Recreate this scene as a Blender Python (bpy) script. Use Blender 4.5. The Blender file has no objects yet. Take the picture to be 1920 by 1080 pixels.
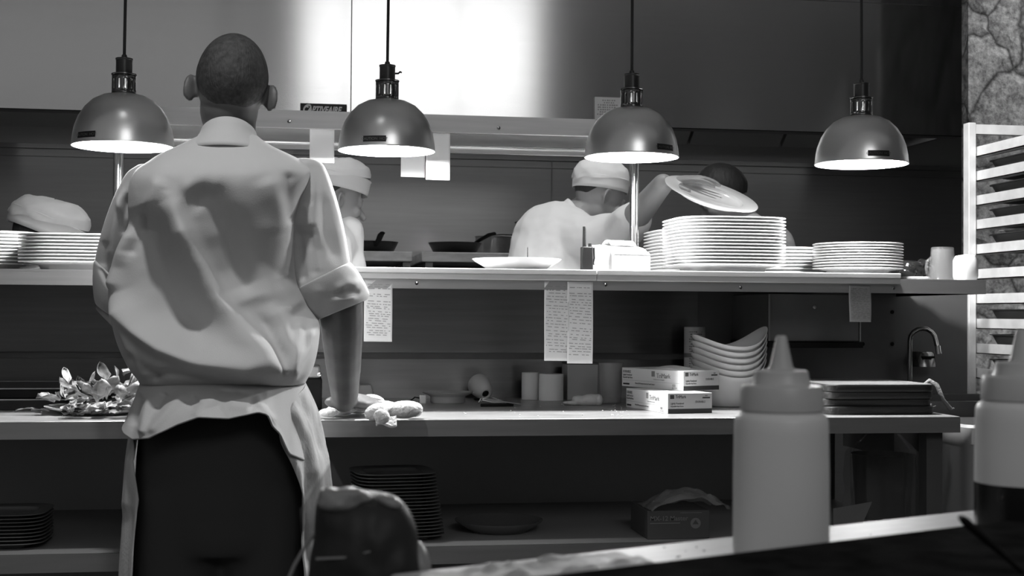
import bpy, math, random
from mathutils import Vector, Matrix, noise
rnd = random.Random(7)
SC = bpy.context.scene
COL = SC.collection
PI = math.pi
V = Vector

# ---------------------------------------------------------------- camera model (1920x1080 pixels)
FPX = 2500.0
EYE = 1.155
PHI, TILT, ROLL = math.radians(8.9), math.atan(50 / 2500.0), 0.0068
cF = V((math.sin(PHI) * math.cos(TILT), math.cos(PHI) * math.cos(TILT), math.sin(TILT)))
_R0 = V((math.cos(PHI), -math.sin(PHI), 0))
_U0 = _R0.cross(cF)
cR = _R0 * math.cos(ROLL) + _U0 * math.sin(ROLL)
cU = _U0 * math.cos(ROLL) - _R0 * math.sin(ROLL)
def at(u, v, Y):
    d = cF + cR * ((u - 960) / FPX) + cU * ((540 - v) / FPX)
    return V((0, 0, EYE)) + d * (Y / d.y)
def atz(u, v, Z):
    d = cF + cR * ((u - 960) / FPX) + cU * ((540 - v) / FPX)
    return V((0, 0, EYE)) + d * ((Z - EYE) / d.z)
def pix(p):
    q = V(p) - V((0, 0, EYE)); c = q.dot(cF)
    return 960 + FPX * q.dot(cR) / c, 540 - FPX * q.dot(cU) / c

# ---------------------------------------------------------------- materials
MATS = {}
def mat(name, g=.5, rough=.5, metal=0., bump=0., bscale=60., bstretch=(1, 1, 1), var=0., vscale=8., vstretch=(1, 1, 1),
        aniso=0., tang=None, coat=0., trans=0., emit=0., alpha=1., sheen=0., sss=0., ior=1.45, spec=.5):
    if name in MATS: return MATS[name]
    m = bpy.data.materials.new(name); m.use_nodes = True
    nt = m.node_tree; b = nt.nodes['Principled BSDF']
    I = b.inputs
    I['Base Color'].default_value = (g, g, g, 1); I['Roughness'].default_value = rough; I['Metallic'].default_value = metal
    I['IOR'].default_value = ior; I['Coat Weight'].default_value = coat; I['Transmission Weight'].default_value = trans
    I['Alpha'].default_value = alpha; I['Sheen Weight'].default_value = sheen; I['Specular IOR Level'].default_value = spec
    I['Coat Roughness'].default_value = .08
    if sss: I['Subsurface Weight'].default_value = sss; I['Subsurface Radius'].default_value = (.01, .01, .01); I['Subsurface Scale'].default_value = .3
    if emit:
        I['Emission Color'].default_value = (1, 1, 1, 1); I['Emission Strength'].default_value = emit
    tc = nt.nodes.new('ShaderNodeTexCoord')
    def tex(scale, stretch, detail=4):
        mp = nt.nodes.new('ShaderNodeMapping'); mp.inputs['Scale'].default_value = stretch
        nt.links.new(tc.outputs['Object'], mp.inputs['Vector'])
        n = nt.nodes.new('ShaderNodeTexNoise'); n.inputs['Scale'].default_value = scale; n.inputs['Detail'].default_value = detail
        nt.links.new(mp.outputs['Vector'], n.inputs['Vector'])
        return n
    if var:
        n = tex(vscale, vstretch)
        r = nt.nodes.new('ShaderNodeValToRGB')
        lo, hi = max(0, g - var), min(1, g + var)
        r.color_ramp.elements[0].position = .3; r.color_ramp.elements[1].position = .7
        r.color_ramp.elements[0].color = (lo, lo, lo, 1); r.color_ramp.elements[1].color = (hi, hi, hi, 1)
        nt.links.new(n.outputs['Fac'], r.inputs['Fac']); nt.links.new(r.outputs['Color'], I['Base Color'])
    if bump:
        n = tex(bscale, bstretch, 3)
        bp = nt.nodes.new('ShaderNodeBump'); bp.inputs['Strength'].default_value = bump; bp.inputs['Distance'].default_value = .004
        nt.links.new(n.outputs['Fac'], bp.inputs['Height']); nt.links.new(bp.outputs['Normal'], I['Normal'])
    if aniso:
        I['Anisotropic'].default_value = aniso
        c = nt.nodes.new('ShaderNodeCombineXYZ')
        for k in range(3): c.inputs[k].default_value = tang[k]
        nt.links.new(c.outputs[0], I['Tangent'])
    MATS[name] = m
    return m
ZV = (0, 0, 1)
M_HOOD = mat('brushed_hood_steel', .72, .18, 1, var=.012, vscale=6, vstretch=(.6, .6, 14), aniso=.93, tang=ZV)
M_WALL = mat('brushed_wall_steel', .26, .22, .45, var=.012, vscale=6, vstretch=(.6, .6, 14), aniso=.9, tang=ZV)
M_SPLASH = mat('brushed_splash_steel', .20, .30, 1, var=.02, vscale=5, vstretch=(.6, .6, 12), aniso=.85, tang=ZV)
M_STEEL = mat('satin_steel', .45, .34, .7, var=.04, vscale=5, vstretch=(.7, .7, 12), aniso=.6, tang=(1, 0, 0))
M_TOP = mat('worn_worktop_steel', .42, .36, .6, bump=.25, bscale=40, bstretch=(.3, 4, 1), var=.12, vscale=18, vstretch=(.5, 4, 1))
M_TUBE = mat('polished_tube_steel', .7, .18, 1)
M_DKSTEEL = mat('dull_dark_steel', .13, .5, .35, var=.015)
M_FILTER = mat('greasy_hood_filter', .38, .5, .4)
M_CHROME = mat('chrome', .6, .08, 1)
M_SHADE = mat('lamp_spun_aluminium', .78, .30, .95, spec=.5)
M_SHADEIN = mat('lamp_white_enamel', .9, .5)
M_COLLAR = mat('lamp_collar_metal', .18, .22, 1)
M_SOCKET = mat('lamp_socket_black', .04, .35, .3)
M_BULB = mat('lit_bulb_glass', .9, .5, emit=25)
M_CORD = mat('black_cord', .012, .6)
M_BLACK = mat('black_plastic', .010, .55, spec=.12)
M_LABEL = mat('black_label', .01, .5)
M_INK = mat('printed_ink', .03, .7)
M_FAINT = mat('faint_print', .35, .8)
M_GREYINK = mat('grey_print', .22, .7)
M_WHITEINK = mat('white_print', .8, .6)
M_JACKET = mat('white_cotton_twill', .52, .9, bump=.12, bscale=420, sheen=.15)
M_APRON = mat('washed_grey_apron_cotton', .52, .92, bump=.2, bscale=160, bstretch=(3, 1, 1), var=.1, vscale=14, vstretch=(5, 5, .6), sheen=.1)
M_TROUSER = mat('black_trouser_cloth', .07, .95, spec=.1)
M_SKIN = mat('skin', .11, .5, bump=.06, bscale=120, sss=.05, var=.02, vscale=20)
M_SKINB = mat('pale_skin', .32, .5, sss=.05)
M_HAIR = mat('cropped_dark_hair', .05, .75, bump=.6, bscale=260, bstretch=(1, 1, .35), var=.02, vscale=90)
M_HAIRB = mat('black_hair', .03, .6, bump=.8, bscale=70, bstretch=(1, 1, .3))
M_COOK = mat('cook_white_cotton', .82, .9, bump=.8, bscale=9)
M_PORC = mat('white_porcelain', .82, .12, coat=.3)
M_PORCB = mat('glazed_grey_white_bowl', .72, .15, coat=.3)
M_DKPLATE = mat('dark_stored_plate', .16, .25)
M_PAPER = mat('thin_receipt_paper', .78, .85, bump=.1, bscale=12)
M_BOARD = mat('white_poly_board', .6, .45, var=.05, vscale=30, vstretch=(1, 4, 1))
M_EDGEBOARD = mat('pale_shelf_board', .52, .38, var=.03, vscale=20, vstretch=(.3, 3, 3))
M_TOWEL = mat('white_terry_towel', .75, .95, bump=.9, bscale=170)
M_CARD = mat('white_carton', .74, .55)
M_SHADEDCARD = mat('shaded_carton_end', .34, .55)  # white carton greyed to paint in the shade on its end
M_STRIPE = mat('carton_dark_stripe', .012, .5)
M_KRAFT = mat('dark_carton', .10, .6)
M_LEAF = mat('leafy_green', .2, .45, var=.12, vscale=45, bump=.3, bscale=50)
M_GLASS = mat('clear_glass', .95, .03, trans=1, ior=1.45)
M_CLEARP = mat('clear_plastic', .7, .22, trans=.85, ior=1.2)
M_BOTTLE = mat('milky_bottle_plastic', .82, .38, bump=.05, bscale=20, sss=.3)
M_CAP = mat('cloudy_bottle_cap', .6, .36, sss=.3, var=.03, vscale=30)
M_SAUCE = mat('dark_sauce', .012, .25)
M_RUBBER = mat('black_cutting_board', .02, .5, bump=.2, bscale=120)
M_BOARDTOP = mat('worn_dark_board_face', .12, .6, var=.04, vscale=10)
M_ROPE = mat('frayed_rope', .22, .9, bump=.8, bscale=200)
M_IRON = mat('blackened_pan_iron', .02, .38, .4)
M_RACK = mat('rack_aluminium', .74, .45, .25, var=.08, vscale=20)
M_TRAY = mat('used_tray', .05, .5, .3)
M_PRINTER = mat('printer_white_plastic', .8, .4)
M_PRINTERS = mat('printer_grey_side', .3, .45)
M_RANGE = mat('range_dark_enamel', .08, .4, .3)
M_RANGESHELF = mat('range_shelf_edge', .6, .5, .3, var=.1, vscale=16, vstretch=(1, 1, 3))
M_LEDGE = mat('dark_counter_rim', .022, .6, 0, var=.01, vscale=30, spec=0)
M_FLOOR = mat('dark_quarry_tile_floor', .05, .5, bump=.2, bscale=8)
M_UNDER = mat('dull_undershelf_steel', .38, .6, .1)
M_CEIL = mat('dim_ceiling', .7, .9)
M_REAR = mat('rear_room_matte', .3, .8)
M_REARB = mat('grey_panel_matte', .42, .8)
M_BIN = mat('pale_bin_plastic', .5, .4)
M_WRAP = mat('dark_wrapped_bundle', .03, .5, bump=.25, bscale=30, spec=.35)
M_WRAPTOP = mat('pale_wrap_fold', .3, .4, bump=.5, bscale=30)
M_NOZZLE = mat('cloudy_nozzle', .55, .4, sss=.3)
def film_mat(name, g, a, rough=.3):
    m = bpy.data.materials.new(name); m.use_nodes = True; nt = m.node_tree
    b = nt.nodes['Principled BSDF']; b.inputs['Base Color'].default_value = (g, g, g, 1); b.inputs['Roughness'].default_value = rough
    tr = nt.nodes.new('ShaderNodeBsdfTransparent'); mx = nt.nodes.new('ShaderNodeMixShader'); mx.inputs[0].default_value = a
    nt.links.new(tr.outputs[0], mx.inputs[1]); nt.links.new(b.outputs[0], mx.inputs[2])
    nt.links.new(mx.outputs[0], nt.nodes['Material Output'].inputs['Surface'])
    MATS[name] = m
    return m
M_FILM = film_mat('thin_clear_bag_film', .55, .42, .22)
M_FILMD = film_mat('thin_smoky_film', .16, .55, .3)
M_FILMW = film_mat('milky_crumpled_film', .6, .7, .55)
M_TUB = film_mat('cloudy_measuring_tub', .35, .35, .2)
def stone_mat():
    m = bpy.data.materials.new('rough_stone_masonry'); m.use_nodes = True; nt = m.node_tree; L = nt.links
    b = nt.nodes['Principled BSDF']; b.inputs['Roughness'].default_value = .85
    tc = nt.nodes.new('ShaderNodeTexCoord')
    wn = nt.nodes.new('ShaderNodeTexNoise'); wn.inputs['Scale'].default_value = 5; wn.inputs['Detail'].default_value = 3
    L.new(tc.outputs['Object'], wn.inputs['Vector'])
    mixv = nt.nodes.new('ShaderNodeMix'); mixv.data_type = 'RGBA'; mixv.blend_type = 'LINEAR_LIGHT'; mixv.inputs['Factor'].default_value = .09
    L.new(tc.outputs['Object'], mixv.inputs['A']); L.new(wn.outputs['Color'], mixv.inputs['B'])
    vo = nt.nodes.new('ShaderNodeTexVoronoi'); vo.feature = 'DISTANCE_TO_EDGE'; vo.inputs['Scale'].default_value = 3.4
    L.new(mixv.outputs['Result'], vo.inputs['Vector'])
    vc = nt.nodes.new('ShaderNodeTexVoronoi'); vc.inputs['Scale'].default_value = 4.6; L.new(mixv.outputs['Result'], vc.inputs['Vector'])
    n2 = nt.nodes.new('ShaderNodeTexNoise'); n2.inputs['Scale'].default_value = 34; n2.inputs['Detail'].default_value = 9; n2.inputs['Roughness'].default_value = .72
    L.new(tc.outputs['Object'], n2.inputs['Vector'])
    r1 = nt.nodes.new('ShaderNodeValToRGB'); r1.color_ramp.elements[0].position = .0; r1.color_ramp.elements[1].position = .035
    r1.color_ramp.elements[0].color = (.22, .22, .22, 1)
    L.new(vo.outputs['Distance'], r1.inputs['Fac'])
    r2 = nt.nodes.new('ShaderNodeValToRGB'); r2.color_ramp.elements[0].position = .36; r2.color_ramp.elements[1].position = .66
    r2.color_ramp.elements[0].color = (.13, .13, .13, 1); r2.color_ramp.elements[1].color = (.62, .62, .62, 1)
    L.new(n2.outputs['Fac'], r2.inputs['Fac'])
    mu = nt.nodes.new('ShaderNodeMix'); mu.data_type = 'RGBA'; mu.blend_type = 'MULTIPLY'; mu.inputs['Factor'].default_value = 1
    L.new(r2.outputs['Color'], mu.inputs['A']); L.new(r1.outputs['Color'], mu.inputs['B'])
    L.new(mu.outputs['Result'], b.inputs['Base Color'])
    ad = nt.nodes.new('ShaderNodeMath'); ad.operation = 'MULTIPLY_ADD'; ad.inputs[1].default_value = .35
    L.new(n2.outputs['Fac'], ad.inputs[0])
    mn = nt.nodes.new('ShaderNodeMath'); mn.operation = 'MINIMUM'; mn.inputs[1].default_value = .12
    L.new(vo.outputs['Distance'], mn.inputs[0]); 
    m5 = nt.nodes.new('ShaderNodeMath'); m5.operation = 'MULTIPLY'; m5.inputs[1].default_value = 5
    L.new(mn.outputs[0], m5.inputs[0]); L.new(m5.outputs[0], ad.inputs[2])
    bp = nt.nodes.new('ShaderNodeBump'); bp.inputs['Strength'].default_value = .9; bp.inputs['Distance'].default_value = .03
    L.new(ad.outputs[0], bp.inputs['Height']); L.new(bp.outputs['Normal'], b.inputs['Normal'])
    return m
M_STONE = stone_mat()

# ---------------------------------------------------------------- object helpers
def setp(o, label=None, cat=None, group=None, kind=None):
    if label: o['label'] = label
    if cat: o['category'] = cat
    if group: o['group'] = group
    if kind: o['kind'] = kind
    return o
def thing(name, loc, label, cat, group=None, rz=0.):
    o = bpy.data.objects.new(name, None); COL.objects.link(o)
    o.location = loc; o.rotation_euler = (0, 0, rz); o.empty_display_size = .05
    return setp(o, label, cat, group)
def dup(root, loc=None, rz=None, label=None, group=None, rot=None):
    r = root.copy(); COL.objects.link(r)
    if loc is not None: r.location = loc
    if rz is not None: r.rotation_euler = (0, 0, rz)
    if rot is not None: r.rotation_euler = rot
    if label: r['label'] = label
    if group: r['group'] = group
    for ch in list(root.children):
        c = ch.copy(); COL.objects.link(c); c.parent = r
        for g in ch.children:
            d = g.copy(); COL.objects.link(d); d.parent = c
    return r
class MB:
    def __init__(s): s.v = []; s.f = []
    def add(s, vs, fs):
        b = len(s.v); s.v += [V(p) for p in vs]; s.f += [tuple(i + b for i in f) for f in fs]; return s
    def box(s, lo, hi, M=None):
        x0, y0, z0 = lo; x1, y1, z1 = hi
        vs = [V(p) for p in ((x0, y0, z0), (x1, y0, z0), (x1, y1, z0), (x0, y1, z0), (x0, y0, z1), (x1, y0, z1), (x1, y1, z1), (x0, y1, z1))]
        if M: vs = [M @ p for p in vs]
        return s.add(vs, [(0, 3, 2, 1), (4, 5, 6, 7), (0, 1, 5, 4), (1, 2, 6, 5), (2, 3, 7, 6), (3, 0, 4, 7)])
    def loft(s, rings, closed=True, cap0=False, cap1=False):
        n = len(rings[0]); vs = [p for r in rings for p in r]; fs = []
        for i in range(len(rings) - 1):
            for j in range(n if closed else n - 1):
                k = (j + 1) % n
                fs.append((i * n + j, i * n + k, (i + 1) * n + k, (i + 1) * n + j))
        if cap0: fs.append(tuple(range(n - 1, -1, -1)))
        if cap1: fs.append(tuple((len(rings) - 1) * n + j for j in range(n)))
        return s.add(vs, fs)
    def lathe(s, prof, n=32, c=(0, 0, 0), M=None, cap0=False, cap1=False):
        rings = []
        for r, z in prof:
            ring = [V((r * math.cos(2 * PI * j / n), r * math.sin(2 * PI * j / n), z)) for j in range(n)]
            ring = [(M @ p if M else p) + V(c) for p in ring]
            rings.append(ring)
        return s.loft(rings, True, cap0, cap1)
    def tube(s, pts, rad, n=10, closed=False, flat=1.0):
        pts = [V(p) for p in pts]
        if not isinstance(rad, (list, tuple)): rad = [rad] * len(pts)
        rings = []; up = None
        for i, p in enumerate(pts):
            if closed: t = pts[(i + 1) % len(pts)] - pts[i - 1]
            else: t = pts[min(i + 1, len(pts) - 1)] - pts[max(i - 1, 0)]
            t.normalize()
            if up is None:
                up = V((0, 0, 1)) if abs(t.z) < .9 else V((0, 1, 0))
            a = up - t * up.dot(t); a.normalize(); b = t.cross(a); up = a
            rings.append([p + (a * math.cos(2 * PI * j / n) * flat + b * math.sin(2 * PI * j / n)) * rad[i] for j in range(n)])
        if closed: rings.append(rings[0]); return s.loft(rings)
        return s.loft(rings, True, True, True)
    def cap(s, p0, p1, r0, r1, n=16):          # tapered capsule
        p0, p1 = V(p0), V(p1); t = (p1 - p0)
        if t.length < 1e-6: t = V((0, 0, 1e-4))
        d = t.normalized(); pts = []; rad = []
        for k in range(5):
            a = PI / 2 * (1 - k / 5); pts.append(p0 - d * (r0 * math.sin(a))); rad.append(max(1e-4, r0 * math.cos(a)))
        pts.append(p0); rad.append(r0); pts.append(p1); rad.append(r1)
        for k in range(1, 6):
            a = PI / 2 * k / 5; pts.append(p1 + d * (r1 * math.sin(a))); rad.append(max(1e-4, r1 * math.cos(a)))
        ref = V((0, 0, 1)) if abs(d.z) < .9 else V((0, 1, 0))
        a = (ref - d * ref.dot(d)).normalized(); b = d.cross(a)
        return s.loft([[p + (a * math.cos(2 * PI * j / n) + b * math.sin(2 * PI * j / n)) * r for j in range(n)] for p, r in zip(pts, rad)], True, True, True)
    def chain(s, pts, rad):
        for i in range(len(pts) - 1): s.cap(pts[i], pts[i + 1], rad[i], rad[i + 1])
        return s
    def ell(s, c, rx, ry, rz, M=None, n=24, m=14):
        rings = []
        for i in range(m + 1):
            a = PI * i / m; r = max(1e-3, math.sin(a)); z = -math.cos(a)
            ring = [V((rx * r * math.cos(2 * PI * j / n), ry * r * math.sin(2 * PI * j / n), rz * z)) for j in range(n)]
            rings.append([(M @ p if M else p) + V(c) for p in ring])
        return s.loft(rings, True, True, True)
    def grid(s, fn, nu, nv):
        rows = [[V(fn(i / nu, j / nv)) for i in range(nu + 1)] for j in range(nv + 1)]
        return s.loft(rows, False)
    def build(s, name, m, parent=None, world=False, bevel=0., ang=40, solid=0., subd=0, remesh=0., smooth=0, rumple=0.):
        vs = s.v
        if parent is not None and world:
            off = parent.location; vs = [p - off for p in vs]
        me = bpy.data.meshes.new(name); me.from_pydata([tuple(p) for p in vs], [], s.f); me.update()
        import bmesh
        b = bmesh.new(); b.from_mesh(me); bmesh.ops.recalc_face_normals(b, faces=b.faces); b.to_mesh(me); b.free()
        me.materials.append(m)
        me.shade_smooth()
        if ang < 180 and not remesh: me.set_sharp_from_angle(angle=math.radians(ang))
        o = bpy.data.objects.new(name, me); COL.objects.link(o)
        if parent is not None: o.parent = parent
        if remesh:
            r = o.modifiers.new('r', 'REMESH'); r.mode = 'VOXEL'; r.voxel_size = remesh; r.use_smooth_shade = True
        if smooth:
            r = o.modifiers.new('s', 'SMOOTH'); r.factor = .5; r.iterations = smooth
        if rumple:
            tx = bpy.data.textures.new('rumple', 'CLOUDS'); tx.noise_scale = .11; tx.noise_depth = 2
            r = o.modifiers.new('d', 'DISPLACE'); r.texture = tx; r.strength = rumple; r.mid_level = .5; r.texture_coords = 'LOCAL'
        if solid:
            r = o.modifiers.new('t', 'SOLIDIFY'); r.thickness = solid; r.offset = -1
        if bevel:
            r = o.modifiers.new('b', 'BEVEL'); r.width = bevel; r.segments = 2; r.limit_method = 'ANGLE'
        if subd:
            r = o.modifiers.new('u', 'SUBSURF'); r.levels = subd; r.render_levels = subd
        return o
def struct(name, mb, m, **k):
    o = mb.build(name, m, **k); o['kind'] = 'structure'; return o
def textmesh(name, txt, size, m, parent, M, align='LEFT', shear=0., small=False, bold=0., depth=.0003):
    cu = bpy.data.curves.new('t', 'FONT'); cu.body = txt; cu.size = size; cu.align_x = align; cu.shear = shear; cu.extrude = depth; cu.offset = bold
    if small:
        cu.small_caps_scale = .82
        for i, f in enumerate(cu.body_format): f.use_small_caps = True
    o = bpy.data.objects.new('t', cu); COL.objects.link(o)
    dg = bpy.context.evaluated_depsgraph_get()
    me = bpy.data.meshes.new_from_object(o.evaluated_get(dg)); bpy.data.objects.remove(o); bpy.data.curves.remove(cu)
    me.name = name; me.transform(M); me.materials.clear(); me.materials.append(m)
    o = bpy.data.objects.new(name, me); COL.objects.link(o); o.parent = parent
    return o
def face_front(x, y, z, rz=0.):    # text plane facing -Y (toward camera), origin at x,y,z
    return Matrix.Translation((x, y, z)) @ Matrix.Rotation(rz, 4, 'Z') @ Matrix.Rotation(PI / 2, 4, 'X')
def lerp(a, b, t): return a + (b - a) * t
def interp(tab, x):
    if x <= tab[0][0]: return tab[0][1:]
    for a, b in zip(tab, tab[1:]):
        if x <= b[0]:
            t = (x - a[0]) / (b[0] - a[0])
            return tuple(lerp(p, q, t) for p, q in zip(a[1:], b[1:]))
    return tab[-1][1:]
def csm(tab, x):                   # Catmull-Rom version of interp
    n = len(tab)
    if x <= tab[0][0]: return tab[0][1:]
    if x >= tab[-1][0]: return tab[-1][1:]
    for i in range(n - 1):
        if x <= tab[i + 1][0]:
            p1, p2 = tab[i], tab[i + 1]; p0 = tab[max(i - 1, 0)]; p3 = tab[min(i + 2, n - 1)]
            h = p2[0] - p1[0]; t = (x - p1[0]) / h; out = []
            for k in range(1, len(p1)):
                m1 = (p2[k] - p0[k]) / max(1e-6, p2[0] - p0[0]) * h; m2 = (p3[k] - p1[k]) / max(1e-6, p3[0] - p1[0]) * h
                t2, t3 = t * t, t ** 3
                out.append((2 * t3 - 3 * t2 + 1) * p1[k] + (t3 - 2 * t2 + t) * m1 + (-2 * t3 + 3 * t2) * p2[k] + (t3 - t2) * m2)
            return tuple(out)
def rsq(a, b, n, e=4.):           # rounded-square ring of half sizes a, b
    out = []
    for j in range(n):
        t = 2 * PI * j / n; c, s_ = math.cos(t), math.sin(t)
        out.append((a * math.copysign(abs(c) ** (2 / e), c), b * math.copysign(abs(s_) ** (2 / e), s_)))
    return out
def ringLR(uL, vL, uR, vR, Y, bb, bf, n, th0=0., th1=2 * PI, full=True):
    L, R = at(uL, vL, Y), at(uR, vR, Y); C = (L + R) / 2; A = (R - L) / 2
    out = []
    for j in range(n):
        a = th0 + (th1 - th0) * (j / n if full else j / (n - 1)); s = math.sin(a)
        out.append(C + A * math.cos(a) + V((0, 1, 0)) * (s * (bb if s < 0 else bf)))
    return out
ORD = ['topmost', 'second', 'third', 'fourth', 'fifth', 'sixth', 'seventh', 'eighth', 'ninth', 'tenth', 'eleventh', 'twelfth', 'thirteenth', 'fourteenth',
       'fifteenth', 'sixteenth', 'seventeenth', 'eighteenth', 'nineteenth', 'twentieth', 'twenty-first', 'twenty-second', 'twenty-third', 'twenty-fourth']
# ================================================================ THE SETTING
struct('floor', MB().box((-6, -6, -.1), (7, 6.3, 0)), M_FLOOR)
struct('ceiling', MB().box((-3.6, 2.2, 3.1), (4.6, 6.3, 3.2)), M_CEIL)
b = MB().box((-3.6, 5.9, 0), (3.6, 6.0, 1.855))
b.box((-3.6, 5.885, 1.848), (3.6, 5.9, 1.868)); b.box((-3.6, 5.892, 1.815), (3.6, 5.9, 1.822))
struct('wall_back', b, M_WALL)
seam = MB().box((1.235, 5.893, .9), (1.247, 5.9, 1.85)); seam.box((1.10, 5.896, .9), (1.104, 5.9, 1.85))
struct('trim_1', seam, M_DKSTEEL)
struct('wall_upper', MB().box((-3.6, 5.9, 1.868), (3.6, 6.0, 3.1)), M_FILTER)
struct('wall_right', MB().box((2.425, 4.6, 0), (4.6, 4.65, 3.1)), M_STONE)
struct('wall_side', MB().box((3.6, 4.65, 0), (3.7, 6.0, 3.1)), M_CEIL)
struct('wall_left', MB().box((-3.7, 2.2, 0), (-3.6, 6.0, 3.1)), M_CEIL)
struct('unseen_dark_panel', MB().box((5.15, -3.1, 0), (7, -3.0, 5.5)), M_REAR)  # unseen panel added to darken the far right of the hood reflection
struct('unseen_grey_panel', MB().box((2.35, -3.1, 0), (5.15, -3.0, 5.5)), M_REARB)  # second unseen panel, added for the mid-grey part of the hood reflection
b = MB().box((-.09, -3.06, 2.99), (-.03, -3.01, 4.41)); b.box((2.25, -3.06, 2.99), (2.31, -3.01, 4.41)); b.box((-.03, -3.06, 2.99), (2.25, -3.01, 3.045)); b.box((-.03, -3.06, 4.355), (2.25, -3.01, 4.41))
struct('added_light_frame', b, M_REAR)  # made-up frame bars around the area light behind the camera
struct('wall_far_right', MB().box((6.9, -3.0, 0), (7.0, 4.6, 5.5)), M_REAR)

# ---- extraction hood over the cooking line
t = thing('extraction_hood', (-.4, 5.0, 1.885), 'long brushed steel extraction hood with flat front above the cooking line', 'hood')
b = MB()
b.box((-3.55, 5.0, 1.885), (.167, 5.02, 2.404)); b.build('front_panel', M_HOOD, t, world=True)
b = MB().box((.171, 5.0, 1.885), (2.62, 5.02, 2.404)); b.build('front_panel', M_HOOD, t, world=True)
b = MB().box((-3.55, 5.006, 2.408), (2.62, 5.02, 3.09)); b.build('upper_panel', M_HOOD, t, world=True)
b = MB().box((.167, 5.004, 1.885), (.171, 5.018, 2.404)); b.box((-3.55, 5.004, 2.404), (2.62, 5.018, 2.408)); b.build('panel_seam', M_DKSTEEL, t, world=True)
b = MB().box((-3.55, 5.02, 1.885), (2.62, 5.09, 1.9)); b.box((-3.55, 5.075, 1.9), (2.62, 5.09, 1.93)); b.build('grease_gutter', M_DKSTEEL, t, world=True)
b = MB().box((2.60, 5.02, 1.9), (2.62, 5.88, 3.09)); b.build('end_panel', M_DKSTEEL, t, world=True)
b = MB()
for i in range(14):
    x0 = -3.5 + i * .435
    b.add([(x0, 5.82, 1.93), (x0 + .42, 5.82, 1.93), (x0 + .42, 5.22, 2.36), (x0, 5.22, 2.36), (x0, 5.85, 1.96), (x0 + .42, 5.85, 1.96), (x0 + .42, 5.25, 2.39), (x0, 5.25, 2.39)],
          [(0, 3, 2, 1), (4, 5, 6, 7), (0, 1, 5, 4), (1, 2, 6, 5), (2, 3, 7, 6), (3, 0, 4, 7)])
b.build('filter_panel', M_FILTER, t, world=True)
p = at(563, 193.5, 5.0)
sg = thing('hood_nameplate', p, 'small dark nameplate with slanted white lettering on the bright hood front', 'sign')
MB().box((0, -.004, -.045), (.172, -.0003, 0)).build('plate', M_LABEL, sg)
textmesh('lettering', 'CAPTIVEAIRE', .034, M_WHITEINK, sg, face_front(.009, -.0045, -.034) @ Matrix.Diagonal((.70, 1, 1, 1)), shear=.35, small=False, bold=.0012)
textmesh('lettering', 'C', .046, M_WHITEINK, sg, face_front(.006, -.0048, -.036) @ Matrix.Diagonal((.8, 1, 1, 1)), shear=.35, bold=.0012)
p = at(1115, 181.5, 4.99)
sg = thing('taped_notice', p, 'small white printed notice taped low on the hood above the third lamp', 'notice')
MB().box((0, -.001, -.13), (.12, 0, 0)).build('sheet', M_PAPER, sg)
b = MB()
for i, (x, w) in enumerate([(.03, .06), (.036, .05), (.012, .085), (.012, .08), (.012, .088), (.02, .07), (.01, .06)]):
    z = -.01 - i * .009
    for k in range(int(w / .009)):
        b.box((x + k * .009, -.0014, z - .005), (x + k * .009 + rnd.uniform(.004, .008), -.001, z))
b.build('print', M_FAINT, sg)

# ---- cooking range with raised back shelf
t = thing('cooking_range', (.1, 5.58, 0), 'dark cooking range with a raised pan shelf under the hood', 'range')
MB().box((-1.0, 5.28, 0), (1.55, 5.86, .9)).build('body', M_RANGE, t, world=True, bevel=.006)
MB().box((-1.0, 5.70, .9), (1.55, 5.86, 1.355)).build('riser', M_RANGE, t, world=True)
MB().box((-.2, 5.28, 1.362), (.427, 5.86, 1.402)).build('pan_shelf', M_RANGESHELF, t, world=True, bevel=.004)
MB().box((.462, 5.28, 1.362), (1.1, 5.86, 1.402)).build('pan_shelf', M_RANGESHELF, t, world=True, bevel=.004)
b = MB()
for x in (-.18, .39, .48, 1.05): b.box((x, 5.3, 1.29), (x + .03, 5.72, 1.362))
b.build('bracket', M_RANGE, t, world=True)

def pan(u0, u1, vt, vb, Y, label, handle, hr=.012):
    zc = 1.402
    p0, p1 = at(u0, vt, Y), at(u1, vt, Y); r = (p1.x - p0.x) / 2; c = V(((p0.x + p1.x) / 2, Y, zc)); h = max(.03, p0.z - zc)
    t = thing('frying_pan', c, label, 'pan')
    MB().lathe([(1e-3, .002), (r * .72, .002), (r * .8, .006), (r, h), (r - .004, h + .001), (r * .78, .01), (1e-3, .008)], 36).build('pan_body', M_IRON, t)
    pts = [at(u, v, Y + dy) - c for u, v, dy in handle]
    MB().tube(pts, [hr * .7, hr, hr * 1.05, hr * .95][:len(pts)], 10, flat=.6).build('handle', M_BLACK, t)
    return t
pan(803, 903, 455, 471, 5.46, 'black frying pan with upturned handle on the shelf above the range', [(890, 456, -.02), (905, 447, -.05), (918, 440, -.08), (927, 438, -.1)])
pan(652, 747, 453, 471, 5.5, 'dark frying pan with pale rim and short raised handle behind the standing chef', [(704, 460, -.1), (710, 450, -.14), (714, 440, -.18), (717, 437, -.2)])
c = at(925, 468, 5.66); c.z = 1.402
t = thing('saucepan', c, 'steel saucepan on the pan shelf half hidden by the white-capped cook', 'saucepan')
MB().lathe([(1e-3, 0), (.075, 0), (.078, .006), (.078, .085), (.081, .087), (.074, .087), (.072, .01), (1e-3, .01)], 32).build('pan_body', M_WALL, t)
MB().tube([(-.03, -.08, .085), (.02, -.1, .088), (.06, -.11, .086), (.1, -.12, .083)], [.004, .005, .005, .005], 8).build('handle', M_CHROME, t)
c = at(1013, 468, 5.48); c.z = 1.402
t = thing('stock_pot', c, 'tall dark stock pot on the range shelf behind the white-capped cook', 'pot')
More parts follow.
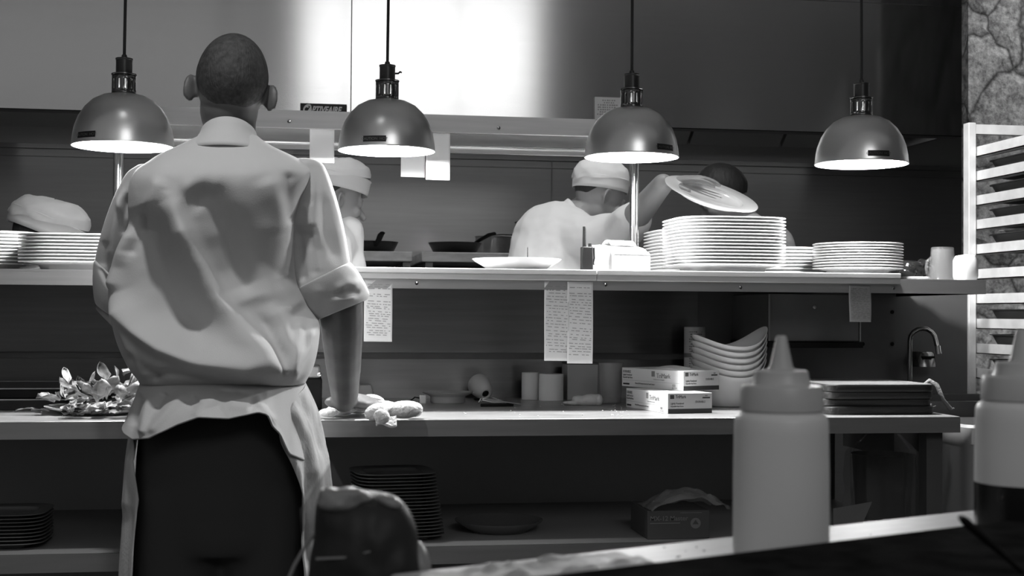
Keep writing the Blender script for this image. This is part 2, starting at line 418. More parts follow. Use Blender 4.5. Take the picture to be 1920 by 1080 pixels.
MB().lathe([(1e-3, 0), (.10, 0), (.105, .01), (.105, .135), (.109, .139), (.098, .139), (.096, .012), (1e-3, .012)], 36).build('pot_body', M_IRON, t)
MB().tube([(.100, -.03, .09), (.14, -.03, .1), (.14, .03, .1), (.100, .03, .09)], .006, 8).build('handle', M_IRON, t)

# ================================================================ THE PASS: worktop, shelf, overshelf
t = thing('steel_worktop', (0, 3.3, 0), 'long stainless steel worktop under the plate shelf', 'worktop')
b = MB().box((-2.3, 2.95, .917), (1.535, 3.7205, .922)); b.build('top', M_TOP, t, world=True, bevel=.002)
b = MB().box((-2.3, 2.95, .884), (1.535, 2.955, .9175)); b.box((1.53, 2.955, .884), (1.535, 3.7, .9175)); b.build('front_lip', M_STEEL, t, world=True)
for x in (-2.2, -.335, 1.49):
    MB().box((x - .02, 2.99, 0), (x + .02, 3.03, .917)).build('leg', M_DKSTEEL, t, world=True)
    MB().box((x - .02, 3.64, 0), (x + .02, 3.68, .917)).build('leg', M_DKSTEEL, t, world=True)
MB().box((-2.3, 3.0, .626), (1.51, 3.66, .633)).build('lower_shelf', M_UNDER, t, world=True)
MB().box((-2.3, 2.992, .594), (1.51, 3.0, .633)).build('lower_shelf_lip', M_STEEL, t, world=True)
MB().box((-2.3, 3.66, .1), (1.51, 3.665, .9)).build('back_panel', M_UNDER, t, world=True)
t = thing('steel_backsplash', (0, 3.72, .922), 'reflective steel backsplash between worktop and plate shelf', 'backsplash')
MB().box((-2.3, 3.705, .922), (1.12, 3.72, 1.03)).build('lower_panel', M_SPLASH, t, world=True)
MB().box((-2.3, 3.712, 1.03), (1.12, 3.727, 1.048)).build('fold', M_DKSTEEL, t, world=True)
MB().box((-2.3, 3.702, 1.048), (1.12, 3.72, 1.2465)).build('upper_panel', M_SPLASH, t, world=True)
b = MB().box((1.12, 3.705, .922), (1.95, 3.72, 1.2465)); b.build('end_panel', M_DKSTEEL, t, world=True)
b = MB()
for u, v in ((1618, 645), (1673, 645), (1673, 585), (1618, 585)):
    q = at(u, v, 3.704); b.lathe([(1e-3, -.002), (.005, -.002), (.006, 0)], 10, q, Matrix.Rotation(-PI / 2, 4, 'X').to_3x3().to_4x4(), True)
b.build('bolt', M_BLACK, t, world=True)
t = thing('plate_shelf', (0, 3.4, 1.217), 'long steel pass shelf that carries the stacked white plates', 'shelf')
MB().box((-2.3, 3.19, 1.247), (1.73, 3.72, 1.252)).build('shelf_top', M_STEEL, t, world=True)
b = MB().box((-2.3, 3.19, 1.216), (1.73, 3.196, 1.2475)); b.box((1.724, 3.196, 1.216), (1.73, 3.702, 1.2475)); b.build('front_lip', M_STEEL, t, world=True)
for u, v in ((781, 531), (1135, 534), (1388, 539), (1675, 540)):
    q = at(u, v, 3.189)
    MB().lathe([(1e-3, -.003), (.004, -.0025), (.005, 0)], 12, q, Matrix.Rotation(-PI / 2, 4, 'X')).build('screw', M_CHROME, t, world=True)
for x in (-2.0, -.45):
    MB().box((x - .015, 3.66, .923), (x + .015, 3.69, 1.2465)).build('shelf_bracket', M_DKSTEEL, t, world=True)
xm = at(1120, 507, 3.168).x
for i, (x0, x1) in enumerate(((-.12, xm - .001), (xm + .001, at(1690, 515, 3.168).x))):
    t = thing('shelf_board', ((x0 + x1) / 2, 3.2, 1.239), ['pale board along the shelf edge in front of the bowl and printer', 'pale board along the shelf edge in front of the tall plate stack'][i], 'board', 'boards on the pass shelf edge')
    MB().box((x0, 3.168, 1.2525), (x1, 3.40, 1.2655)).build('board_top', M_EDGEBOARD, t, world=True, bevel=.002)
    MB().box((x0, 3.171, 1.239), (x1, 3.188, 1.2525)).build('board_lip', M_EDGEBOARD, t, world=True, bevel=.002)
SH, SB = 1.252, 1.2655     # steel shelf / board heights

t = thing('overshelf', (.2, 3.42, 1.2525), 'raised steel overshelf on two bright posts holding hanging order slips', 'overshelf')
x0, x1 = -.49, .89
b = MB().box((x0, 3.30, 1.609), (x1, 3.306, 1.652)); b.box((x0, 3.306, 1.609), (x1, 3.316, 1.612)); b.build('front_lip', M_STEEL, t, world=True)
MB().box((x0, 3.306, 1.647), (x1, 3.56, 1.652)).build('overshelf_top', M_DKSTEEL, t, world=True)
b = MB().box((x0, 3.545, 1.588), (x1, 3.56, 1.600)); b.box((x0, 3.552, 1.6), (x1, 3.56, 1.65)); b.build('back_lip', M_STEEL, t, world=True)
MB().tube([(x0, 3.538, 1.604), (x1, 3.538, 1.604)], .004, 8).build('slip_rod', M_TUBE, t, world=True)
for u, v in ((542, 228), (935, 240)):
    q = at(u, v, 3.299)
    MB().lathe([(1e-3, -.003), (.004, -.0025), (.005, 0)], 12, q, Matrix.Rotation(-PI / 2, 4, 'X')).build('screw', M_CHROME, t, world=True)
for x in (at(222, 300, 3.525).x, at(1189, 400, 3.525).x):
    MB().lathe([(.0125, 1.2525), (.0125, 1.648)], 24, (x, 3.525, 0)).build('post', M_TUBE, t, world=True)
    MB().lathe([(1e-3, 1.2525), (.019, 1.2525), (.019, 1.2555), (.0125, 1.2575)], 24, (x, 3.525, 0)).build('post_foot', M_TUBE, t, world=True)

# ---- slips of paper
def slip(name, pl, pr, dv, Y, label, cat, lines=0, group=None, crease=False, m=None, ink=None, lean=.0, split=0):
    a, c = at(pl[0], pl[1], Y), at(pr[0], pr[1], Y); w = (c - a).length; z = (a.z + c.z) / 2
    h = a.z - at(pl[0], dv, Y).z
    t = thing(name, (a.x, Y, z), label, cat, group)
    def fn(i, j):
        y = -lean * j * h + .002 * math.sin(j * 5 + i * 2) - (.004 * abs(i - .5) if crease else 0)
        return (i * w, y, -j * h * (1 + (.028 * i if split else 0)) - (.004 * math.sin(j * 3) * i))
    MB().grid(fn, 12, 20).build('sheet', m or M_PAPER, t, solid=.0004)
    if lines:
        b = MB()
        for k in range(lines):
            j = .06 + .86 * (k + rnd.uniform(-.2, .2)) / lines
            if rnd.random() < .07: continue
            i = rnd.uniform(.06, .2)
            while i < .9:
                l = min(rnd.uniform(.04, .22), .93 - i)
                q0, q1 = V(fn(i, j)), V(fn(i + l, j)); e = V((0, -.0012, 0)); d = V((0, 0, -.0018))
                b.add([q0 + e, q1 + e, q1 + e + d, q0 + e + d], [(0, 1, 2, 3)])
                i += l + rnd.uniform(.02, .14)
        b.build('print', ink or M_FAINT, t)
    return t
slip('order_slip', (581, 238), (627, 239), 305, 3.318, 'white order slip hanging from the overshelf beside the standing chef', 'slip', lean=.1)
slip('order_slip', (752, 262), (797, 264), 331, 3.52, 'square white order slip under the second heat lamp', 'slip')
slip('order_slip', (799, 245), (844, 246), 337, 3.318, 'longer white order slip hanging just clear of the second lamp shade', 'slip', crease=True)
slip('order_sheet', (683, 524), (736, 525), 640, 3.1885, 'printed order sheet hanging from the shelf edge beside the chef\'s bare forearm', 'sheet', 22)
slip('order_sheet', (1021, 527), (1067, 528), 676, 3.1892, 'long order sheet, one of a pair below the pass shelf, beside the steel gap', 'sheet', 22)
slip('order_sheet', (1064, 528), (1112, 529), 681, 3.1872, 'long order sheet, one of a pair below the pass shelf, nearer the glove boxes', 'sheet', 24)
t = slip('shelf_tag', (1592, 535), (1633, 536), 603, 3.187, 'grey printed instruction tag hung on the shelf lip above the cutting boards', 'tag', 24, m=mat('dull_tag_card', .3, .8), ink=M_GREYINK, lean=.02)

# ================================================================ HEAT LAMPS
def heat_lamp(u, v, label, swing, tilt=0.):
    c = at(u, v, 3.16)
    t = thing('heat_lamp', c, label, 'lamp', 'row of hanging heat lamps')
    dome = [(.1150, 0), (.1146, .004), (.1128, .022), (.1085, .045), (.100, .068), (.0870, .089), (.0690, .107), (.048, .118), (.028, .1225)]
    MB().lathe(dome, 64).build('shade', M_SHADE, t, ang=180)
    MB().lathe([(r - .0018, max(z, .0008) - .0004 if z else .0003) for r, z in dome[:-1]] + [(.0262, .1205)], 64).build('shade_lining', M_SHADEIN, t, ang=180)
    MB().lathe([(.1150, 0), (.1158, .0015), (.1150, .003), (.1134, .0003), (.1150, 0)], 64).build('rim_bead', M_SHADE, t)
    # slotted collar: real openings between the bars
    n = 48; zs = [.121, .133, .155, .1665]; vs = []; fs = []
    for z in zs:
        for j in range(n):
            a = 2 * PI * j / n + .05; vs.append((.0272 * math.cos(a), .0272 * math.sin(a), z))
    for i in range(3):
        for j in range(n):
            if i == 1 and j % 4 == 1: continue
            k = (j + 1) % n; fs.append((i * n + j, i * n + k, (i + 1) * n + k, (i + 1) * n + j))
    MB().add(vs, fs).build('slotted_collar', M_COLLAR, t, solid=.0012)
    MB().lathe([(.0275, .1655), (.0285, .1665), (.0285, .1685), (.018, .1695)], 32).build('collar_ring', M_COLLAR, t)
    MB().lathe([(.0185, .1685), (.0185, .2005), (.0195, .2015), (.0195, .2045), (.007, .2065), (.0055, .213), (1e-3, .2135)], 32, cap0=True).build('socket_cap', M_SOCKET, t)
    MB().lathe([(.0125, .115), (.0125, .168)], 24).build('bulb_neck', M_SHADEIN, t)
    MB().lathe([(1e-3, .05), (.018, .052), (.030, .062), (.034, .076), (.028, .094), (.016, .108), (.0125, .116)], 28).build('bulb', M_BULB, t)
    pts = [(0, 0, .21)] + [(swing * (k / 6) ** 1.5, 0, .21 + (3.098 - c.z - .21) * k / 6) for k in range(1, 7)]
    MB().tube(pts, .0036, 10).build('cord', M_CORD, t)
    MB().lathe([(1e-3, 0), (.045, 0), (.05, .01), (.05, .018)], 24, (swing, 0, 3.08 - c.z)).build('ceiling_cup', M_SOCKET, t)
    l = bpy.data.lights.new('lamp_light', 'POINT'); l.energy = LAMP_W; l.shadow_soft_size = .028
    lo = bpy.data.objects.new('lamp_light', l); COL.objects.link(lo); lo.parent = t; lo.location = (0, 0, .027)
    return t, c
LAMP_W = 32.0
for u, v, label, sw, la in ((231, 276, 'heat lamp hanging beside the chef\'s head at the far end of the row', .02, -128),
                        (725, 284, 'heat lamp with little switch key hanging in front of the white order slips', .02, -108),
                        (1184, 296, 'heat lamp hanging above the receipt printer and bright steel post', 0, -58),
                        (1615, 309, 'heat lamp hanging above the round plates nearest the tray rack', -.01, -92)):
    t, c = heat_lamp(u, v, label, sw)
    # curved warning label just above the rim
    a0 = math.radians(la); da = .24
    def lf(i, j):
        a = a0 + (i - .5) * 2 * da; z = .009 + j * .014; r = interp([(0, .1150), (.004, .1146), (.022, .1128), (.045, .1085)], z)[0] + .0006
        return (r * math.cos(a), r * math.sin(a), z)
    lb = MB().grid(lf, 12, 2).build('warning_label', M_LABEL, t)
    tm = textmesh('lettering', 'CAUTION  HOT', .0085, M_GREYINK, lb, Matrix.Identity(4), 'CENTER')
    for q in tm.data.vertices:
        a = a0 + q.co.x / .114; z = .013 + q.co.y; q.co = V((.1155 * math.cos(a), .1155 * math.sin(a), z))
    if u == 725:
        MB().tube([(.0185, 0, .186), (.026, -.002, .186), (.030, -.002, .190), (.034, -.002, .188)], .0022, 8).build('switch_key', M_BLACK, t)

# ================================================================ TRAY RACK ON THE RIGHT
x0 = at(1806, 400, 3.95).x
t = thing('tray_rack', (x0 + .25, 3.6, 0), 'tall aluminium tray rack with rows of runners in front of the stone wall', 'rack')
def rackpost(x, y):
    b = MB().box((x, y - .036, .05), (x + .025, y, 1.77)); b.build('post', M_RACK, t, world=True, bevel=.002)
rackpost(x0, 3.95); rackpost(x0 + .55, 3.95); rackpost(x0 + .55, 3.30); 
MB().box((x0 + .03, 3.30, .05), (x0 + .055, 3.336, 1.77)).build('post', M_RACK, t, world=True, bevel=.002)
b = MB().box((x0 + .02, 3.915, 1.735), (x0 + .56, 3.94, 1.765)); b.build('top_rail', M_RACK, t, world=True)
zr = [at(1830, v, 3.95).z for v in (287, 332.5, 378, 423, 469, 515, 561, 607, 653, 699, 745, 791)]
for z in zr:
    for dx, sg in ((x0 + .03, 1), (x0 + .545, -1)):
        b = MB().box((min(dx, dx + sg * .004), 3.31, z - .016), (max(dx, dx + sg * .004), 3.94, z + .016))
        b.box((min(dx, dx + sg * .035), 3.31, z - .016), (max(dx, dx + sg * .035), 3.94, z - .013))
        b.build('runner', M_RACK, t, world=True)
for i, k in enumerate((5, 6)):
    z = zr[k]
    tt = thing('sheet_tray', (x0 + .2875, 3.64, z - .0125), ['dark sheet tray in the rack just above the shelf end', 'dark sheet tray in the rack just below the shelf end'][i], 'tray', 'trays slid into the rack')
    MB().loft([[(sx * a, sy * c2, zz) for sx, sy in ((-1, -1), (1, -1), (1, 1), (-1, 1))] for a, c2, zz in ((.225, .27, .001), (.246, .29, .022), (.243, .287, .022), (.222, .267, .003))], True, True, True).build('tray', M_TRAY, tt)
for i, k in enumerate((1, 2, 3, 4, 7, 8, 9)):
    tt = thing('deep_pan', (x0 + .2875, 3.64, zr[k] - .0125), '%s deep black pan from the top of the tray rack' % ['first', 'second', 'third', 'fourth', 'fifth', 'sixth', 'seventh'][i], 'pan', 'deep pans slid into the rack')
    MB().loft([[V((x, y, zz)) for x, y in rsq(a, c2, 36, 7)] for a, c2, zz in ((.001, .001, .001), (.215, .26, .001), (.238, .286, .055), (.246, .29, .056), (.246, .29, .058), (.236, .284, .058), (.213, .258, .004), (.001, .001, .004))]).build('pan_body', M_TRAY, tt)
p = V((x0 + .2875, 3.64, zr[4] + .047))
tt = thing('baking_paper', p, 'crumpled sheet of pale baking paper lying on a tray in the rack', 'paper')
MB().grid(lambda i, j: ((i - .5) * .40, (j - .5) * .5, .012 * noise.noise(V((i * 4, j * 5, 1))) + .012 * (abs(i - .5) > .4)), 20, 20).build('sheet', M_PAPER, tt, solid=.0006)

# ================================================================ PLATES AND BOWLS
PROF = [(.001, .002), (.60, .002), (.62, 0), (.66, 0), (.70, .0115), (.985, .0168), (1.0, .0176), (1.0, .0196), (.99, .0202), (.695, .0150), (.678, .0085), (.64, .0045), (.001, .0045)]
def plate_root(name, a, m, label, e=4.2, dark=False):
    t = thing(name, (0, 0, -5), label, 'plate')
    k = a / .14
    MB().loft([[V((x, y, z * min(1, k))) for x, y in rsq(a * s, a * s, 56, e if s > .3 else 2)] for s, z in PROF], True, True, True).build('plate_body', m, t, ang=60)
    return t
def stack(proto, n, x, y, z, dz, what, where, group, rz=0., jit=.0004, lean=(0, 0)):
    first = True
    for k in range(n):
        w = ORD[n - 1 - k]
        lab = '%s %s %s' % (w, what, where) if n > 1 else '%s %s' % (what, where)
        loc = (x + rnd.uniform(-jit, jit) + lean[0] * k, y + rnd.uniform(-jit, jit) + lean[1] * k, z + k * dz)
        if not proto.get('used'):
            o = proto; o['used'] = 1; o.location = loc; o.rotation_euler = (0, 0, rz + rnd.uniform(-.003, .003)); o['label'] = lab; o['group'] = group
        else:
            o = dup(proto, loc, rz + rnd.uniform(-.003, .003), lab, group)
sq = plate_root('square_plate', .143, M_PORC, '')
rd = plate_root('round_plate', .117, M_PORC, '', 2.0)
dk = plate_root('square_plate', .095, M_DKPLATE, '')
c = at(1355, 450, 3.335); stack(sq, 15, c.x, c.y, SB + .0005, .00845, 'square white plate from the top', 'of the tall stack in front', 'tall stack of square plates')
c = at(1326, 450, 3.565); stack(sq, 14, c.x, c.y + .08, SH + .0005, .0092, 'square white plate from the top', 'of the stack just behind the tall one', 'square plates behind the tall stack')
c = at(1424, 470, 3.60); c.y = 3.65
c = at(1432, 470, 3.56)
stack(rd, 9, at(1440, 470, 3.62).x + .026, 3.58, SH + .0005, .0095, 'white plate from the top', 'of the half hidden stack between tall and round stacks', 'plates half hidden behind the tall stack')
c = at(1608, 480, 3.335); stack(rd, 10, c.x, c.y, SB + .0005, .0072, 'round white plate from the top', 'of the stack nearest the glass jug', 'round plates on the shelf')
c = at(160, 470, 3.345); stack(sq, 9, c.x, c.y, SH + .0005, .0080, 'square white plate from the top', 'of the stack beside the chef\'s left sleeve', 'square plates beside the chef')
c = at(-32, 470, 3.55); stack(sq, 10, c.x, c.y, SH + .0005, .0088, 'square white plate from the top', 'of the stack cut by the picture edge', 'square plates at the shelf end')
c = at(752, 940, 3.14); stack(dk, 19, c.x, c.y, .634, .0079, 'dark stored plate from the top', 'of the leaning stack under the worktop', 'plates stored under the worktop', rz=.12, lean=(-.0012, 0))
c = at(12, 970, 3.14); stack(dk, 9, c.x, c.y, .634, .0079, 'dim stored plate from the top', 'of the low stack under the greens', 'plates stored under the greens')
def dish(name, loc, prof, m, label, cat, n=48, part='dish_body'):
    t = thing(name, loc, label, cat); MB().lathe(prof, n).build(part, m, t, ang=60); return t
c = at(969, 495, 3.29)
dish('serving_bowl', (c.x, c.y, SB), [(1e-3, .002), (.05, .002), (.052, 0), (.058, 0), (.075, .004), (.105, .021), (.1125, .0275), (.1115, .0285), (.108, .0275), (.076, .009), (.05, .006), (1e-3, .0055)], M_PORC,
     'wide shallow white bowl alone on the shelf edge below the ticket spike', 'bowl')
c = at(935, 990, 3.2)
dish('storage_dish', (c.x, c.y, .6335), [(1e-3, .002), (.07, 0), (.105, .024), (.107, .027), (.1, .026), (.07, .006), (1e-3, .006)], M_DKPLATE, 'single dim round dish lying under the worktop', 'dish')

# ---- boat bowls with upswept ends
def boat():
    t = thing('boat_bowl', (0, 0, -5), '', 'bowl')
    a, bb, n = .1, .078, 56
    def ring(s, z, rise):
        out = []
        for j in range(n):
            th = 2 * PI * j / n; c_, s_ = math.cos(th), math.sin(th)
            out.append(V((a * s * c_, bb * s * s_, z + rise * (abs(c_) ** 2.2) * (1.25 if c_ > 0 else .72))))
        return out
    R = [ring(.01, 0, 0), ring(.42, 0, 0), ring(.5, .004, 0), ring(.63, .025, .004), ring(.76, .048, .014), ring(.90, .065, .028), ring(1.0, .074, .040), ring(1.005, .0765, .0408), ring(.985, .0768, .0398),
         ring(.885, .0680, .0275), ring(.742, .0505, .0135), ring(.605, .0275, .004), ring(.47, .0065, 0), ring(.01, .004, 0)]
    MB().loft(R, True, True, True).build('bowl_body', M_PORCB, t, ang=60)
    return t
bw = boat()
c = atz(1383, 766, .922)
for k in range(6):
    o = bw if k == 0 else dup(bw)
    o.location = (c.x + .0006 * k, c.y + .074, .9225 + .0158 * k); o.rotation_euler = (0, 0, .12 + rnd.uniform(-.006, .006))
    o['label'] = '%s white boat-shaped bowl from the top of the nest behind the glove boxes' % ORD[5 - k]; o['group'] = 'nested boat bowls'

# ================================================================ THINGS ON THE PASS SHELF
c = at(1162, 505, 3.30)
t = thing('receipt_printer', (c.x, c.y, SB), 'boxy white receipt printer with grey curved side behind the two-way radio', 'printer', rz=.30)
prf = [(-.062, .002), (-.062, .040), (-.058, .046), (-.03, .060), (.0, .066), (.06, .067), (.078, .058), (.085, .03), (.085, .002)]
MB().loft([[V((x, y, z)) for y, z in prf] for x in (-.054, .054)], True, True, True).build('casing', M_PRINTER, t, bevel=.003, ang=30)
MB().loft([[V((x, y * 1.01, z * 1.02)) for y, z in prf] for x in (-.060, -.0545)], True, True, True).build('side_panel', M_PRINTERS, t, bevel=.002, ang=30)
MB().box((-.054, -.0628, .0415), (.054, -.061, .0425)).build('cover_seam', M_GREYINK, t)
textmesh('lettering', 'EPSON', .0085, M_FAINT, t, face_front(-.008, -.0625, .024))
MB().grid(lambda i, j: ((i - .5) * .075, -.02 + .05 * j, .066 + .014 * math.sin(PI * j)), 6, 10).build('paper_curl', M_PAPER, t, solid=.0005)
c = at(1100, 505, 3.215)
t = thing('two_way_radio', (c.x, c.y, SB), 'black two-way radio standing upright with stubby antenna before the printer', 'radio')
MB().box((-.014, -.012, 0), (.014, .014, .058)).build('radio_body', M_BLACK, t, bevel=.003)
MB().tube([(-.006, .002, .056), (-.006, .002, .108)], [.0048, .004], 12).build('antenna', M_BLACK, t)
MB().lathe([(1e-3, .066), (.0045, .066), (.005, .0575)], 12, (.008, 0, 0)).build('knob', M_BLACK, t)
MB().tube([(.014, .006, .052), (.0195, .008, .056), (.0205, .008, .03), (.017, .008, .014), (.0205, .008, .016)], .0022, 8).build('belt_clip', M_BLACK, t)
c = at(995, 505, 3.40)
t = thing('ticket_spike', (c.x, 3.45, SH), 'thin upright ticket spike behind the shallow white bowl', 'spike')
MB().lathe([(1e-3, 0), (.035, 0), (.036, .004), (.01, .007), (.0014, .008), (.0011, .078), (1e-4, .082)], 24).build('spike_body', M_BLACK, t)
M_JUG = film_mat('jug_glass', .22, .2, .05)
c = at(1767, 525, 3.26)
t = thing('glass_jug', (c.x, c.y, SH), 'clear glass jug turned upside down at the steel shelf end', 'jug')
MB().lathe([(.0385, .0005), (.037, .004), (.0285, .084), (.027, .0865), (1e-3, .0875), (1e-3, .082), (.0255, .081), (.0345, .006), (.0385, .0005)], 40).build('glass_body', M_JUG, t)
MB().tube([(-.033, -.004, .058), (-.044, -.004, .05), (-.047, -.004, .03), (-.043, -.004, .012), (-.034, -.004, .008)], .004, 10).build('handle', M_JUG, t)
c = at(1716, 500, 3.42)
t = thing('black_bag', (c.x, 3.5, SH), 'crumpled glossy black plastic bag between the round plates and glass jug', 'bag')
b = MB()
for i in range(11): b.ell((rnd.uniform(-.04, .06), rnd.uniform(-.05, .05), rnd.uniform(.018, .055)), rnd.uniform(.02, .04), rnd.uniform(.02, .04), rnd.uniform(.012, .03), Matrix.Rotation(rnd.uniform(-.9, .9), 4, 'Y'), 14, 8)
b.build('bag_body', mat('glossy_black_film', .012, .12, coat=.6, bump=.6, bscale=50), t, remesh=.005, smooth=2)
c = at(1712, 517, 3.30)
t = thing('folded_cloth', (c.x, c.y, SH), 'small folded grey cloth lying on the steel shelf beside the round plates', 'cloth')
MB().box((-.03, -.03, 0), (.035, .03, .010)).build('cloth_body', mat('grey_cloth', .3, .9, bump=.5, bscale=90), t, bevel=.004)
t = thing('paper_packet', (1.698, 3.236, SH), 'pale flat packet lying on the shelf behind the glass jug', 'packet')
MB().loft([[V((x, y, z)) for x, y in rsq(.026 * s, .03 * s, 32)] for s, z in ((.9, 0), (1, .01), (1, .052), (.8, .064), (.01, .068))], True, True, True).build('packet_body', M_PAPER, t)

# ================================================================ THINGS ON THE WORKTOP
WT = .9222
def glove_box(bl, bc, br, z0, ht, label):
    C = atz(bc[0], bc[1], z0); best = None
    for q in range(-120, 121):                    # turn the carton until both far corners fall where they should
        th = q * .0087; ex = V((math.cos(th), math.sin(th), 0)); ey = V((-math.sin(th), math.cos(th), 0)); e = 0; ln = []
        for d, pp in ((ex, br), (ey, bl)):
            lo, hi = .02, .4
            for _ in range(30):
                md = (lo + hi) / 2; uu = pix(C + d * md)[0]
                if (uu - bc[0]) / (pp[0] - bc[0]) < 1: lo = md
                else: hi = md
            e += (pix(C + d * lo)[1] - pp[1]) ** 2; ln.append(lo)
        e += ((ln[1] - .22) * 60) ** 2 + ((ln[0] - .11) * 60) ** 2
        if best is None or e < best[0]: best = (e, th, ln)
    ang = best[1]; wr, wl = best[2]
    t = thing('glove_box', C, label, 'box', 'cartons of gloves', rz=ang)
    bx = MB().box((0, 0, 0), (wr, wl, ht)); bx.build('carton', M_CARD, t, bevel=.001)
    # long side (faces -X in local space)
    FL = lambda y, z: Matrix.Translation((-.0006, y, z)) @ Matrix.Rotation(-PI / 2, 4, 'Z') @ Matrix.Rotation(PI / 2, 4, 'X')
    FR = lambda x, z: Matrix.Translation((x, -.0006, z)) @ Matrix.Rotation(PI / 2, 4, 'X')
    k = ht / .06; w = wl
    s = Matrix.Diagonal((min(1, wl / .2), 1, 1, 1))
    textmesh('lettering', 'TriMark', .021 * k, M_GREYINK, t, FL(w * .42, .034 * k))
    textmesh('lettering', 'Quality Food Service Supplies', .0046 * k, M_FAINT, t, FL(w * .47, .027 * k))
    textmesh('lettering', 'DURABLE', .0125 * k, M_GREYINK, t, FL(w * .98, .044 * k) @ Matrix.Diagonal((.8, 1, 1, 1)))
    textmesh('lettering', 'Lightly Powdered', .0085 * k, M_GREYINK, t, FL(w * .98, .035 * k) @ Matrix.Diagonal((.8, 1, 1, 1)))
    textmesh('lettering', 'Disposable Vinyl Gloves', .0075 * k, M_GREYINK, t, FL(w * .98, .027 * k) @ Matrix.Diagonal((.7, 1, 1, 1)))
    textmesh('lettering', 'Meets FDA Requirements for Food Contact', .0062 * k, M_GREYINK, t, FL(w * .77, .0105 * k) @ Matrix.Diagonal((.9, 1, 1, 1)))
    textmesh('lettering', '100', .011 * k, M_FAINT, t, FL(w * .17, .010 * k)); textmesh('lettering', 'BY WEIGHT', .0045 * k, M_FAINT, t, FL(w * .17, .0045 * k))
    b = MB().box((-.0006, w * .50, .037 * k), (0, w * .425 + .006, .054 * k)); b.build('logo_block', M_GREYINK, t)
    MB().box((-.0006, w * .87, .006 * k), (0, w * .975, .011 * k)).build('size_bar', M_STRIPE, t)
    MB().box((-.0005, .004, .0205 * k), (0, w - .004, .0212 * k)).build('rule', M_FAINT, t)
    # end face, its shade painted in as a greyer panel
    MB().box((.0005, -.0005, .0005), (wr - .0005, 0, ht - .0005)).build('end_panel', M_SHADEDCARD, t)
    MB().box((.0005, -.0008, .0005), (wr - .0005, -.0004, .014 * k)).build('stripe', M_STRIPE, t)
    textmesh('lettering', 'TriMark', .013 * k, M_INK, t, FR(wr * .17, .045 * k) @ Matrix.Diagonal((.8, 1, 1, 1)))
    MB().box((wr * .05, -.0008, .0435 * k), (wr * .14, -.0004, .055 * k)).build('logo_block', M_INK, t)
    textmesh('lettering', 'Lightly Powdered', .0085 * k, M_INK, t, FR(wr * .06, .027 * k) @ Matrix.Diagonal((.72, 1, 1, 1)))
    textmesh('lettering', 'Disposable Vinyl Gloves', .006 * k, M_INK, t, FR(wr * .06, .0195 * k) @ Matrix.Diagonal((.72, 1, 1, 1)))
    textmesh('lettering', 'DURABLE', .009 * k, M_INK, t, FR(wr * .62, .031 * k) @ Matrix.Diagonal((.85, 1, 1, 1)))
    MB().box((wr * .78, -.0008, .044 * k), (wr * .95, -.0004, .048 * k)).build('size_bar', M_STRIPE, t)
    textmesh('lettering', 'SIZE', .0045 * k, M_INK, t, FR(wr * .84, .0505 * k))
    return t, ang
t, a1 = glove_box((1174, 762), (1252, 776), (1335, 776), WT, .0485, 'lower white glove carton with dark striped end on the worktop')
t, a2 = glove_box((1166, 721), (1281, 733), (1348, 730), WT + .049, .0485, 'upper white glove carton torn open on top of the other carton')
MB().grid(lambda i, j: (.01 + i * (.07), .03 + j * .13, .0487 + .010 * math.sin(PI * j) * math.sin(PI * i) ** .5), 10, 12).build('torn_flap', M_CARD, t, solid=.0006)
def cyl(name, u, vb, r, vt, m, label, cat, part='body', Y=None, hole=0., lab=None):
    c = atz(u, vb, WT) if Y is None else V((at(u, vb, Y).x, Y, WT))
    if Y is None: c.y += r * .9
    h = at(u, vt, c.y).z - WT
    t = thing(name, (c.x, c.y, WT), label, cat)
    pr = [(1e-3, 0), (r - .001, 0), (r, .001), (r, h - .001), (r - .001, h)]
    pr += [(hole, h), (hole, h - .02), (1e-3, h - .02)] if hole else [(1e-3, h)]
    MB().lathe(pr, 36).build(part, m, t)
    return t, h
cyl('paper_roll', 997, 750, .0245, 698, M_PAPER, 'slimmer white till roll standing against the steel backsplash', 'roll', hole=.007)
cyl('paper_roll', 1037, 752, .0335, 701, M_PAPER, 'thicker white till roll standing between the slim roll and grey block', 'roll', hole=.007)
c = atz(1094, 751, WT)
t = thing('grey_carton', (c.x, c.y + .05, WT), 'plain grey square carton standing below the hanging order sheets', 'carton')
MB().box((-.043, -.04, 0), (.043, .04, .099)).build('carton_body', mat('grey_board', .33, .7), t, bevel=.002)
MB().box((-.0435, -.0405, .0975), (.0435, .0405, .1035)).build('carton_lid', mat('dark_board', .1, .7), t, bevel=.001)
c = atz(1150, 758, WT)
t = thing('measuring_tub', (c.x, c.y + .03, WT), 'cloudy plastic measuring tub half hidden by the glove cartons', 'tub')
MB().lathe([(1e-3, .002), (.027, .002), (.033, .105), (.034, .107), (.0315, .107), (.026, .005), (1e-3, .005)], 36).build('tub_body', M_TUB, t)
t, h = cyl('spray_can', 1302, 744, .0295, 613, mat('can_white_label', .55, .4), 'tall slim can with printed label behind the boat bowls', 'can', Y=3.62)
b = MB(); tc_ = t.location
for k in range(26):
    z = h - .012 - k * .0068
    i = -2.4
    while i < -1.15:
        l = rnd.uniform(.05, .25); 
        if rnd.random() < .8:
            rr = .0298; q = [V((rr * math.cos(x), rr * math.sin(x), zz)) for x, zz in ((i, z), (min(i + l, -1.1), z), (min(i + l, -1.1), z - .0034), (i, z - .0034))]; b.add(q, [(0, 1, 2, 3)])
        i += l + .05
b.build('print', M_GREYINK, t)
MB().lathe([(.0299, h - .085), (.0299, h - .073)], 36).build('label_band', M_GREYINK, t)
c = atz(843, 757, WT)
